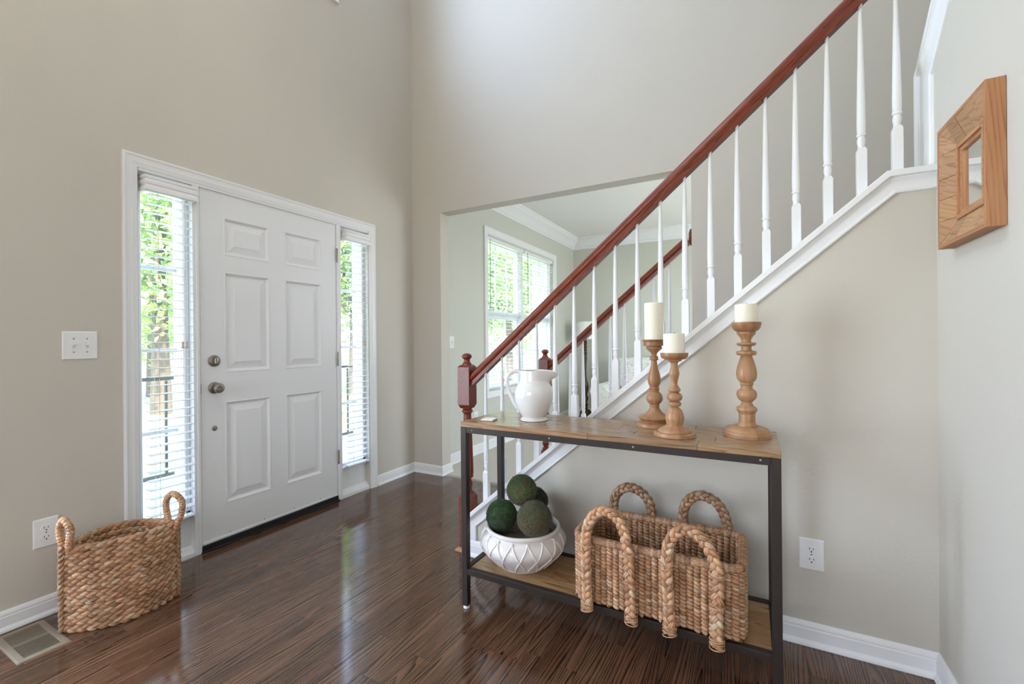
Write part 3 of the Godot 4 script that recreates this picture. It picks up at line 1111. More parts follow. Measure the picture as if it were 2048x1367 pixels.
func handrail(t: Node3D, x0: float, x1: float, z: float, c: float) -> void:
	var b := MB.new()
	var half := [0.0, 0.058, 0.010, 0.057, 0.020, 0.052, 0.027, 0.044, 0.0295, 0.034, 0.028, 0.026, 0.023, 0.021, 0.0205, 0.016, 0.0205, 0.010, 0.0225, 0.006, 0.0225, 0.0]
	var p := pv(half)
	for k in range(p.size() - 1, 0, -1):
		p.append(Vector2(-p[k].x, p[k].y))
	var d := Vector3(1, 0.855, 0).normalized()
	var N := Vector3(-d.y, d.x, 0)
	b.us = Vector2(5.5, 0.9)
	b.sweep(pts([x0, c + 0.855 * x0, z, x1, c + 0.855 * x1, z]), N, p)
	obj("handrail", b, M.mahogany, t)

func railings() -> void:
	var t := thing("stair_railing", "near stair railing with red-brown handrail, turned newel and white balusters", "railing", Vector3.ZERO, "stair railings")
	newel(t, -1.405, -2.070)
	handrail(t, -1.372, 0.545, -2.070, 2.080)
	var m := baluster_mesh(0.163, 0.705)
	for k in 18:
		var x := 0.4636 - 0.10274 * k
		var o := inst("baluster", m, M.trim_white, t)
		o.position = Vector3(x, minf(1.383 + 0.855 * x, 1.748), -2.070)
	t = thing("stair_railing", "far stair railing seen through the near balusters, ending on a wooden rosette", "railing", Vector3.ZERO, "stair railings")
	newel(t, -1.415, -3.160)
	handrail(t, -1.380, -0.352, -3.160, 2.098)
	for k in 9:
		var x := -0.490 - 0.1030 * k
		var o := inst("baluster", m, M.trim_white, t)
		o.position = Vector3(x, 1.398 + 0.855 * x, -3.160)
	var b := MB.new()
	b.lathe(smooth(prof([0.052, 0, 0.056, 0.004, 0.056, 0.010, 0.050, 0.014, 0.044, 0.015, 0.040, 0.019, 0.0, 0.020]), 2), 28, Vector3(-0.343, 1.835, -3.160), Basis(Vector3(0, 1, 0), Vector3(-1, 0, 0), Vector3(0, 0, 1)))
	obj("rosette", b, M.mahogany, t)

# ---- console table
const TX0 := -1.118
const TX1 := 0.0755
const TZ0 := -1.930
const TZ1 := -1.592

func console() -> void:
	var t := thing("console_table", "narrow console table with plank top, dark steel frame and low plank shelf", "table", Vector3((TX0 + TX1) / 2, 0, (TZ0 + TZ1) / 2))
	var o := -t.position
	var r := RandomNumberGenerator.new()
	r.seed = 4
	var rows := 5
	var dz := (TZ1 - TZ0) / rows
	var cuts := [[0.42, 0.77], [0.30, 0.66], [0.55], [0.22, 0.61, 0.84], [0.48, 0.80]]
	for i in rows:
		var xs: Array = [0.0] + cuts[i] + [1.0]
		for k in xs.size() - 1:
			var x0: float = TX0 + (TX1 - TX0) * xs[k]
			var x1: float = TX0 + (TX1 - TX0) * xs[k + 1]
			var b := MB.new()
			var tone := r.randf_range(0.80, 1.12)
			b.c = Color(tone, tone * r.randf_range(0.96, 1.02), tone * r.randf_range(0.92, 1.02))
			b.us = Vector2(1 / 0.50, 1 / 1.0)
			b.cell = (r.randi() % 6) / 6.0 + 1 / 12.0
			b.uo = Vector2(0, r.randf())
			b.box(o + Vector3((x0 + x1) / 2, 0.799, TZ0 + dz * (i + 0.5)), Vector3(x1 - x0 - 0.0008, 0.022 - r.randf() * 0.0006, dz - 0.0010), 0.0014, Basis(), Vector3.RIGHT)
			obj("top_board", b, M.table_wood, t)
	var w := 0.028
	for x: float in [TX0 + w / 2, TX1 - w / 2]:
		for z: float in [TZ0 + w / 2, TZ1 - w / 2]:
			var b := MB.new()
			b.box(o + Vector3(x, 0.401, z), Vector3(w, 0.774, w), 0.0016)
			obj("leg", b, M.steel_dark, t)
			b = MB.new()
			b.lathe(prof([0.0, 0, 0.0125, 0, 0.0135, 0.004, 0.0125, 0.014, 0.0, 0.0145]), 18, o + Vector3(x, 0, z))
			obj("foot_pad", b, M.plastic_white, t)
	for y: float in [0.776, 0.1635]:
		for z: float in [TZ0 + w / 2, TZ1 - w / 2]:
			var b := MB.new()
			b.box(o + Vector3((TX0 + TX1) / 2, y, z), Vector3(TX1 - TX0 - 2 * w, 0.025, w - 0.002), 0.0014)
			obj("rail", b, M.steel_dark, t)
		for x: float in [TX0 + w / 2, TX1 - w / 2]:
			var b := MB.new()
			b.box(o + Vector3(x, y, (TZ0 + TZ1) / 2), Vector3(w - 0.002, 0.025, TZ1 - TZ0 - 2 * w), 0.0014)
			obj("rail", b, M.steel_dark, t)
	for x: float in [TX0 + 0.06, TX1 - 0.055, TX0 + 0.42, TX1 - 0.45]:
		var b := MB.new()
		b.lathe(prof([0.0045, 0, 0.0042, 0.0016, 0.0028, 0.0028, 0.0, 0.0032]), 12, o + Vector3(x, 0.777, TZ1 - 0.001), Basis(Vector3(1, 0, 0), Vector3(0, 0, 1), Vector3(0, -1, 0)))
		obj("bolt", b, M.nickel, t)
	var sr := 4
	dz = (TZ1 - TZ0 - 2 * w) / sr
	cuts = [[0.38], [0.63], [0.30, 0.72], [0.52]]
	for i in sr:
		var xs: Array = [0.0] + cuts[i] + [1.0]
		for k in xs.size() - 1:
			var x0: float = TX0 + w + (TX1 - TX0 - 2 * w) * xs[k]
			var x1: float = TX0 + w + (TX1 - TX0 - 2 * w) * xs[k + 1]
			var b := MB.new()
			var tone := r.randf_range(0.85, 1.1)
			b.c = Color(tone * 1.08, tone * 0.96, tone * 0.78)
			b.us = Vector2(1 / 0.50, 1 / 1.0)
			b.cell = (r.randi() % 6) / 6.0 + 1 / 12.0
			b.uo = Vector2(0, r.randf())
			b.box(o + Vector3((x0 + x1) / 2, 0.163, TZ0 + w + dz * (i + 0.5)), Vector3(x1 - x0 - 0.0008, 0.020, dz - 0.0010), 0.0012, Basis(), Vector3.RIGHT)
			obj("shelf_board", b, M.table_wood, t)

# ---- candlesticks, candles, jug, pad
func candlestick(label: String, at: Vector3, pr: Array, candle: Array, clabel: String, tint: Color, cup_y: float) -> void:
	var t := thing("candlestick", label, "candlestick", at, "turned wooden candlesticks")
	var cut := []
	var cup := []
	for k in pr.size():
		if pr[k].y >= cup_y or cup.size():
			cup.append(pr[k])
		else:
			cut.append(pr[k])
	cut.append(cup[0])
	var b := MB.new()
	b.c = tint
	b.us = Vector2(1.0, 2.0)
	b.lathe(smooth([Vector2(0, pr[0].y)] + cut, 3), 44)
	obj("turned_stem", b, M.turned_wood, t)
	b = MB.new()
	b.c = tint * Color(0.82, 0.74, 0.68)
	b.us = Vector2(1.0, 2.0)
	b.lathe(smooth(cup, 2), 44)
	obj("cup", b, M.turned_wood, t)
	# the candle stands in the cup
	var c := thing("candle", clabel, "candle", at + Vector3(0, candle[1], 0), "ivory pillar candles")
	b = MB.new()
	var r: float = candle[0]
	var h: float = candle[2]
	b.lathe(prof([0, 0, r, 0, r, 0, r, h - 0.003, r - 0.001, h - 0.0008, r - 0.003, h, r - 0.006, h - 0.0015, 0.006, h - 0.003, 0, h - 0.003]), 40)
	obj("pillar", b, M.wax, c)
	b = MB.new()
	b.tube(pts([0, h - 0.004, 0, 0.0005, h + 0.001, 0, 0.002, h + 0.004, 0.001]), PackedFloat32Array([0.0011]), 6)
	obj("wick", b, M.wick, c)

func on_the_table() -> void:
	var y := 0.810
	candlestick("tallest turned wooden candlestick, standing alone at the right end of the console table", Vector3(-0.0193, y, -1.8115),
		prof([0.0770, 0.0, 0.0775, 0.002, 0.0781, 0.008, 0.0772, 0.0140, 0.0745, 0.0165, 0.0745, 0.0165, 0.0740, 0.0195, 0.0680, 0.0270, 0.0560, 0.0325, 0.0430, 0.0345, 0.0345, 0.0350, 0.0345, 0.0350, 0.0345, 0.0400, 0.0300, 0.0445, 0.0268, 0.0499, 0.0268, 0.0499, 0.0266, 0.0776, 0.0266, 0.0776, 0.0285, 0.0836, 0.0316, 0.0880, 0.0330, 0.0905, 0.0338, 0.0960, 0.0318, 0.1010, 0.0240, 0.1060, 0.0215, 0.1093, 0.0172, 0.1192, 0.0195, 0.1231, 0.0300, 0.1350, 0.0333, 0.1489, 0.0295, 0.1620, 0.0200, 0.1690, 0.0196, 0.1800, 0.0196, 0.1800, 0.0222, 0.1840, 0.0224, 0.1880, 0.0210, 0.1910, 0.0298, 0.2010, 0.0338, 0.2200, 0.0310, 0.2438, 0.0230, 0.2714, 0.0178, 0.2873, 0.0178, 0.2873, 0.0300, 0.2895, 0.0330, 0.2940, 0.0338, 0.2990, 0.0310, 0.3030, 0.0172, 0.3060, 0.0172, 0.3060, 0.0168, 0.3210, 0.0168, 0.3210, 0.0280, 0.3240, 0.0318, 0.3290, 0.0312, 0.3330, 0.0160, 0.3360, 0.0160, 0.3360, 0.0164, 0.3450, 0.0225, 0.3560, 0.0290, 0.3640, 0.0304, 0.3660, 0.0304, 0.3660, 0.0312, 0.3720, 0.0300, 0.3740, 0.0376, 0.3774, 0.0450, 0.3870, 0.0476, 0.3960, 0.0476, 0.3960, 0.0486, 0.4000, 0.0486, 0.4060, 0.0470, 0.4070, 0.0380, 0.4060, 0.0, 0.4055]),
		[0.0367, 0.4055, 0.0665], "short wide ivory pillar candle on the tallest candlestick", Color(1.0, 0.97, 0.92), 0.3719)
	candlestick("dark turned candlestick with a round ball below its vase, left and rear of the three", Vector3(-0.3504, y, -1.8562),
		prof([0.0712, 0.0, 0.0718, 0.0030, 0.0712, 0.0080, 0.0690, 0.0126, 0.0610, 0.0165, 0.0517, 0.0205, 0.0530, 0.0240, 0.0600, 0.0290, 0.0645, 0.0350, 0.0640, 0.0375, 0.0560, 0.0415, 0.0401, 0.0490, 0.0274, 0.0600, 0.0206, 0.0703, 0.0206, 0.0703, 0.0198, 0.0740, 0.0182, 0.0770, 0.0182, 0.0790, 0.0201, 0.0825, 0.0190, 0.0860, 0.0185, 0.0881, 0.0275, 0.0970, 0.0327, 0.1125, 0.0264, 0.1303, 0.0180, 0.1385, 0.0180, 0.1400, 0.0196, 0.1436, 0.0170, 0.1470, 0.0210, 0.1505, 0.0205, 0.1535, 0.0165, 0.1560, 0.0228, 0.1700, 0.0253, 0.1902, 0.0216, 0.2123, 0.0137, 0.2400, 0.0112, 0.2626, 0.0112, 0.2640, 0.0150, 0.2655, 0.0178, 0.2693, 0.0155, 0.2735, 0.0176, 0.2775, 0.0165, 0.2805, 0.0105, 0.2825, 0.0116, 0.2925, 0.0259, 0.3070, 0.0317, 0.3125, 0.0310, 0.3150, 0.0283, 0.3225, 0.0283, 0.3225, 0.0426, 0.3235, 0.0426, 0.3235, 0.0430, 0.3391, 0.0430, 0.3391, 0.0455, 0.3425, 0.0468, 0.3475, 0.0455, 0.3485, 0.0370, 0.3475, 0.0, 0.3470]),
		[0.0364, 0.3470, 0.1495], "tall ivory pillar candle on the dark left candlestick", Color(0.86, 0.80, 0.74), 0.3224)
	candlestick("shortest candlestick, with a bell shaped foot, in front of the dark one", Vector3(-0.25, y, -1.6983),
		prof([0.0700, 0.0, 0.0712, 0.0040, 0.0710, 0.0090, 0.0690, 0.0130, 0.0570, 0.0150, 0.0570, 0.0150, 0.0572, 0.0190, 0.0540, 0.0235, 0.0440, 0.0290, 0.0336, 0.0345, 0.0282, 0.0385, 0.0282, 0.0385, 0.0290, 0.0464, 0.0318, 0.0604, 0.0305, 0.0763, 0.0250, 0.0922, 0.0170, 0.1005, 0.0142, 0.1030, 0.0142, 0.1050, 0.0205, 0.1081, 0.0232, 0.1151, 0.0212, 0.1210, 0.0152, 0.1245, 0.0152, 0.1260, 0.0243, 0.1300, 0.0274, 0.1399, 0.0240, 0.1499, 0.0135, 0.1575, 0.0135, 0.1585, 0.0199, 0.1608, 0.0213, 0.1668, 0.0177, 0.1740, 0.0113, 0.1857, 0.0138, 0.2056, 0.0179, 0.2254, 0.0131, 0.2453, 0.0124, 0.2560, 0.0150, 0.2660, 0.0243, 0.2705, 0.0262, 0.2725, 0.0245, 0.2745, 0.0290, 0.2751, 0.0410, 0.2790, 0.0470, 0.2860, 0.0481, 0.2920, 0.0483, 0.2985, 0.0470, 0.2995, 0.0380, 0.2985, 0.0, 0.2980]),
		[0.0371, 0.2980, 0.0715], "short ivory pillar candle on the shortest, frontmost candlestick", Color(0.98, 0.94, 0.90), 0.2748)
	jug(Vector3(-0.8494, y, -1.7697))
	var t := thing("note_pad", "small square pad of white sheets near the left end of the console table", "note pad", Vector3(-1.022, y, -1.676))
	var bs := Basis(Vector3.UP, 0.10)
	var b := MB.new()
	b.box(Vector3(0, 0.002, 0), Vector3(0.056, 0.004, 0.056), 0.001, bs)
	obj("backing", b, M.cork, t)
	b = MB.new()
	b.box(Vector3(0, 0.006, 0), Vector3(0.055, 0.004, 0.055), 0.0005, bs)
	obj("sheets", b, M.paper, t)

func jug(at: Vector3) -> void:
	var t := thing("jug", "white glazed pouring jug with a loop handle on the console table", "jug", at)
	var pr := smooth(prof([0.0560, 0.0, 0.0603, 0.0015, 0.0606, 0.0050, 0.0575, 0.0085, 0.0530, 0.0130, 0.0535, 0.0180, 0.0600, 0.0290, 0.0695, 0.0471, 0.0795, 0.0761, 0.0838, 0.0974, 0.0848, 0.1128, 0.0838, 0.1280, 0.0790, 0.1440, 0.0715, 0.1570, 0.0650, 0.1670, 0.0620, 0.1760, 0.0608, 0.1921, 0.0598, 0.2100, 0.0594, 0.2170, 0.0580, 0.2185, 0.0560, 0.2170, 0.0562, 0.2050, 0.0575, 0.1760, 0.0620, 0.1640, 0.0760, 0.1400, 0.0795, 0.1128, 0.0700, 0.0650, 0.0400, 0.0180, 0.0, 0.0150]), 4)
	var seg := 64
	var p := PackedVector3Array()
	var s0 := atan2(-0.40, 0.91)
	for i in pr.size():
		var q: Vector2 = pr[i]
		var up := smoothstep(0.150, 0.2185, q.y)
		var inner := 0.92 if i > pr.size() * 0.66 else 1.0
		for j in seg + 1:
			var a := -TAU * j / seg
			var d := wrapf(a - s0, -PI, PI)
			var g := exp(-pow(d / 0.42, 2.0))
			var r := q.x + 0.050 * pow(up, 1.25) * g * inner
			p.append(Vector3(r * cos(a), q.y - 0.013 * g * g * g * up, r * sin(a)))
	var b := MB.new()
	b.grid(p, pr.size(), seg + 1, true)
	obj("body", b, M.jug_glaze, t)
	# handle opposite the spout: (out, up)
	var dir := Vector3(-cos(s0), 0, -sin(s0))
	var path := PackedVector3Array()
	var c := Curve2D.new()
	for k: Array in [[0.052, 0.200], [0.066, 0.213], [0.088, 0.214], [0.110, 0.199], [0.1185, 0.172], [0.113, 0.142], [0.101, 0.108], [0.084, 0.072], [0.072, 0.055]]:
		c.add_point(Vector2(k[0], k[1]))
	for k in range(1, c.point_count - 1):
		var tg := (c.get_point_position(k + 1) - c.get_point_position(k - 1)) / 6.0
		c.set_point_in(k, -tg)
		c.set_point_out(k, tg)
	for q in c.tessellate(4, 3):
		path.append(dir * q.x + Vector3.UP * q.y)
	b = MB.new()
	b.tube(path, PackedFloat32Array([0.0092]), 14, false, dir.cross(Vector3.UP), 0.75)
	obj("handle", b, M.jug_glaze, t)

# ---- bowl with moss balls
func bowl_of_moss() -> void:
	var at := Vector3(-0.907, 0.1742, -1.767)
	var t := thing("bowl", "wide white glazed bowl with a raised rope lattice, on the low shelf", "bowl", at)
	var outer := prof([0.0, 0.0, 0.098, 0.0, 0.108, 0.004, 0.128, 0.022, 0.158, 0.053, 0.179, 0.078, 0.187, 0.098, 0.184, 0.118, 0.172, 0.136, 0.160, 0.145, 0.156, 0.149, 0.159, 0.154, 0.165, 0.160, 0.166, 0.166, 0.161, 0.171, 0.154, 0.171, 0.150, 0.166, 0.150, 0.150, 0.165, 0.125, 0.172, 0.100, 0.150, 0.060, 0.100, 0.020, 0.0, 0.014])
	var b := MB.new()
	b.lathe(smooth(outer, 4), 72)
	obj("body", b, M.bowl_glaze, t)
	var f := func(y: float) -> float:
		for k in range(2, 9):
			if y <= outer[k + 1].y:
				return lerpf(outer[k].x, outer[k + 1].x, inverse_lerp(outer[k].y, outer[k + 1].y, y))
		return 0.160
	for k in 16:
		for s: float in [-1, 1]:
			var path := PackedVector3Array()
			for i in 19:
				var u := i / 18.0
				var y := lerpf(0.143, 0.008, u)
				var a := TAU * (k + 0.5) / 16 + s * TAU / 16 * pow(u, 0.9)
				var r: float = f.call(y) + 0.0015 + 0.001 * sin(u * 30 + k)
				path.append(Vector3(r * cos(a), y, r * sin(a)))
			b = MB.new()
			b.tube(path, PackedFloat32Array([0.0042]), 8)
			obj("lattice_rope", b, M.bowl_glaze, t)
		b = MB.new()
		var an := TAU * (k + 0.5) / 16
		var kr: float = f.call(0.142)
		b.lathe(smooth(prof([0.0, -0.008, 0.006, -0.005, 0.0075, 0.0, 0.006, 0.005, 0.0, 0.008]), 2), 10, Vector3(kr * cos(an), 0.143, kr * sin(an)))
		obj("knot", b, M.bowl_glaze, t)
	# dry moss fills the bowl under the balls
	b = MB.new()
	var p := PackedVector3Array()
	var pc := PackedColorArray()
	var nz := FastNoiseLite.new()
	nz.seed = 9
	nz.frequency = 18.0
	for i in 14:
		for j in 49:
			var r := 0.152 * i / 13.0
			var a := -TAU * j / 48
			p.append(Vector3(r * cos(a), 0.128 + 0.010 * nz.get_noise_2d(r * cos(a), r * sin(a)) - 0.012 * pow(i / 13.0, 3.0), r * sin(a)))
			pc.append(Color8(88, 72, 48).srgb_to_linear())
	b.grid(p, 14, 49, true, false, 1, 1, pc)
	var m := obj("moss_filling", b, M.moss)
	m.position = at
	tag(m, "dark dried moss filling the white bowl beneath the balls", "moss")
	m.set_meta("kind", "stuff")
	moss_ball("topmost moss ball of the pile in the white bowl", Vector3(-0.923, 0.483, -1.790), 0.0690, 1, Color8(72, 96, 50), Color8(96, 78, 56))
	moss_ball("dark green moss ball resting on the left rim of the bowl", Vector3(-0.997, 0.376, -1.733), 0.0700, 2, Color8(52, 86, 44), Color8(44, 44, 32))
	moss_ball("largest moss ball, brownish, at the front right of the bowl", Vector3(-0.820, 0.402, -1.706), 0.0750, 3, Color8(74, 84, 56), Color8(92, 72, 50))
	moss_ball("mostly hidden moss ball behind the others, nearest the wall", Vector3(-0.914, 0.400, -1.902), 0.0655, 4, Color8(50, 68, 40), Color8(52, 46, 34))

func moss_ball(label: String, at: Vector3, r: float, sd: int, green: Color, brown: Color) -> void:
	var t := thing("moss_ball", label, "moss ball", at, "moss balls in the white bowl")
	var nz := FastNoiseLite.new()
	nz.seed = sd
	nz.frequency = 1.0
	nz.fractal_octaves = 4
	var rows := 40
	var cols := 64
	var p := PackedVector3Array()
	var pc := PackedColorArray()
	var lg := green.srgb_to_linear()
	var lb := brown.srgb_to_linear()
	for i in rows + 1:
		var th := PI * i / rows
		for j in cols + 1:
			var a := TAU * (j % cols) / cols
			var d := Vector3(sin(th) * cos(a), -cos(th), sin(th) * -sin(a))
			var n := nz.get_noise_3dv(d * 3.0 + Vector3.ONE * 9)
			var fine := nz.get_noise_3dv(d * 14.0)
			p.append(d * (r * (0.96 + 0.04 * n + 0.06 * fine)))
			var k := clampf(0.5 + 1.6 * n + 0.5 * d.y, 0, 1)
			pc.append(lb.lerp(lg, k) * (0.8 + 0.6 * fine))
	var b := MB.new()
	b.grid(p, rows + 1, cols + 1, true, false, 1, 1, pc)
	obj("core", b, M.moss, t)
	# short curled fibres
	var blade := MB.new()
	var w := 0.0009
	blade.quad(Vector3(-w, 0, 0), Vector3(w, 0, 0), Vector3(w * 0.8, 0.004, 0.001), Vector3(-w * 0.8, 0.004, 0.001))
	blade.quad(Vector3(-w * 0.8, 0.004, 0.001), Vector3(w * 0.8, 0.004, 0.001), Vector3(0.0001, 0.007, 0.0045), Vector3(-0.0001, 0.007, 0.0045))
	var mm := MultiMesh.new()
	mm.transform_format = MultiMesh.TRANSFORM_3D
	mm.use_colors = true
	mm.mesh = blade.mesh()
	var count := 5200
	mm.instance_count = count
	var rr := RandomNumberGenerator.new()
	rr.seed = sd
	for k in count:
		var d := Vector3(rr.randfn(), rr.randfn(), rr.randfn()).normalized()
		var n := nz.get_noise_3dv(d * 3.0 + Vector3.ONE * 9)
		var x := d.cross(Vector3(rr.randfn(), rr.randfn(), rr.randfn())).normalized()
		var up := (d * 0.45 + x.cross(d) * rr.randf_range(0.4, 1.0) + Vector3.UP * 0.2).normalized()
		var xx := up.cross(d).normalized()
		var s := rr.randf_range(0.9, 2.0)
		mm.set_instance_transform(k, Transform3D(Basis(xx * s, up * s, xx.cross(up) * -s), d * (r * (0.955 + 0.03 * n))))
		mm.set_instance_color(k, lb.lerp(lg, clampf(0.5 + 1.6 * n + 0.5 * d.y + rr.randf_range(-0.3, 0.3), 0, 1)) * rr.randf_range(0.6, 1.7))
	var o := MultiMeshInstance3D.new()
	o.name = "moss_fibres"
	o.multimesh = mm
	o.material_override = M.moss
	o.set_meta("kind", "stuff")
	t.add_child(o)

# ---- wickerwork
const STRAW := [Color(0.91, 0.71, 0.54), Color(0.87, 0.66, 0.49), Color(0.94, 0.77, 0.62), Color(0.79, 0.58, 0.42), Color(0.89, 0.67, 0.50)]

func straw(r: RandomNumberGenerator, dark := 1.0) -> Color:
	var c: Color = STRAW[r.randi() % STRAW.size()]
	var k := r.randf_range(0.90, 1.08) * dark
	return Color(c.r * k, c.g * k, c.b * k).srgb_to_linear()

func dense(ctrl: Array, step: float, closed := false) -> PackedVector3Array:
	var n := ctrl.size()
	var out := PackedVector3Array()
	for k in (n if closed else n - 1):
		var p0: Vector3 = ctrl[(k - 1 + n) % n] if closed else ctrl[maxi(k - 1, 0)]
		var p1: Vector3 = ctrl[k]
		var p2: Vector3 = ctrl[(k + 1) % n]
		var p3: Vector3 = ctrl[(k + 2) % n] if closed else ctrl[mini(k + 2, n - 1)]
		var m := maxi(1, int(p1.distance_to(p2) / step))
		for s in m:
			out.append(p1.cubic_interpolate(p2, p0, p3, float(s) / m))
	if not closed:
		out.append(ctrl[-1])
	return out

# three strands plaited along a path; nrm: direction of the flat face (or ZERO: sideways of UP, for level rows)
func plait(b: MB, path: PackedVector3Array, nrm: Vector3, A: float, B: float, r: float, period: float, closed: bool, rr: RandomNumberGenerator, dark := 1.0) -> void:
	var n := path.size()
	var total := 0.0
	var at := PackedFloat32Array()
	for k in n:
		at.append(total)
		if k < n - 1 or closed:
			total += path[k].distance_to(path[(k + 1) % n])
	var turns := total / period
	if closed:
		turns = roundf(turns)
	for s in 3:
		var p := PackedVector3Array()
		var rad := PackedFloat32Array()
		var cols := PackedColorArray()
		var tones := []
		for k in int(turns) * 2 + 4:
			tones.append(straw(rr, dark))
		for k in n:
			var t := (path[(k + 1) % n] - path[(k - 1 + n) % n]) if closed else (path[mini(k + 1, n - 1)] - path[maxi(k - 1, 0)])
			t = t.normalized()
			var m := nrm
			var side: Vector3
			if nrm == Vector3.ZERO:
				side = (Vector3.UP - t * t.y).normalized()
				m = t.cross(side)
			else:
				side = t.cross(nrm).normalized()
			var th := TAU * (at[k] / total * turns + s / 3.0)
			p.append(path[k] + side * (A * sin(th)) + m * (B * sin(2 * th)))
			rad.append(r * (1.0 + 0.16 * absf(cos(th))))
			var ph := at[k] / total * turns * 2.0 + s * 2.0 / 3.0 + 0.5
			var c0: Color = tones[int(ph) % tones.size()]
			cols.append(c0)
		b.tube(p, rad, 9, closed, nrm, 0.8 if nrm != Vector3.ZERO else 1.15, total * 5.0, cols)

func ring(b: MB, o: Vector3, x: Vector3, y: Vector3, rad: float, wob: float, rr: RandomNumberGenerator) -> void:
	var p := PackedVector3Array()
	var z := x.cross(y).normalized()
	var a0 := rr.randf() * TAU
	var t1 := rr.randf_range(-wob, wob)
	for k in 22:
		var a := TAU * k / 22
		p.append(o + x * cos(a) + y * sin(a) + z * t1 * sin(a + a0))
	b.c = straw(rr, 1.12)
	b.tube(p, PackedFloat32Array([rad]), 6, true, Vector3.ZERO, 1.0, 3.0)

func spot(loop: PackedVector3Array, at: PackedFloat32Array, per: float, want: float) -> Vector3:
	var i := clampi(at.bsearch(want, false) - 1, 0, loop.size() - 1)
	var next := per if i == loop.size() - 1 else at[i + 1]
	return loop[i].lerp(loop[(i + 1) % loop.size()], clampf((want - at[i]) / maxf(next - at[i], 1e-6), 0, 1))

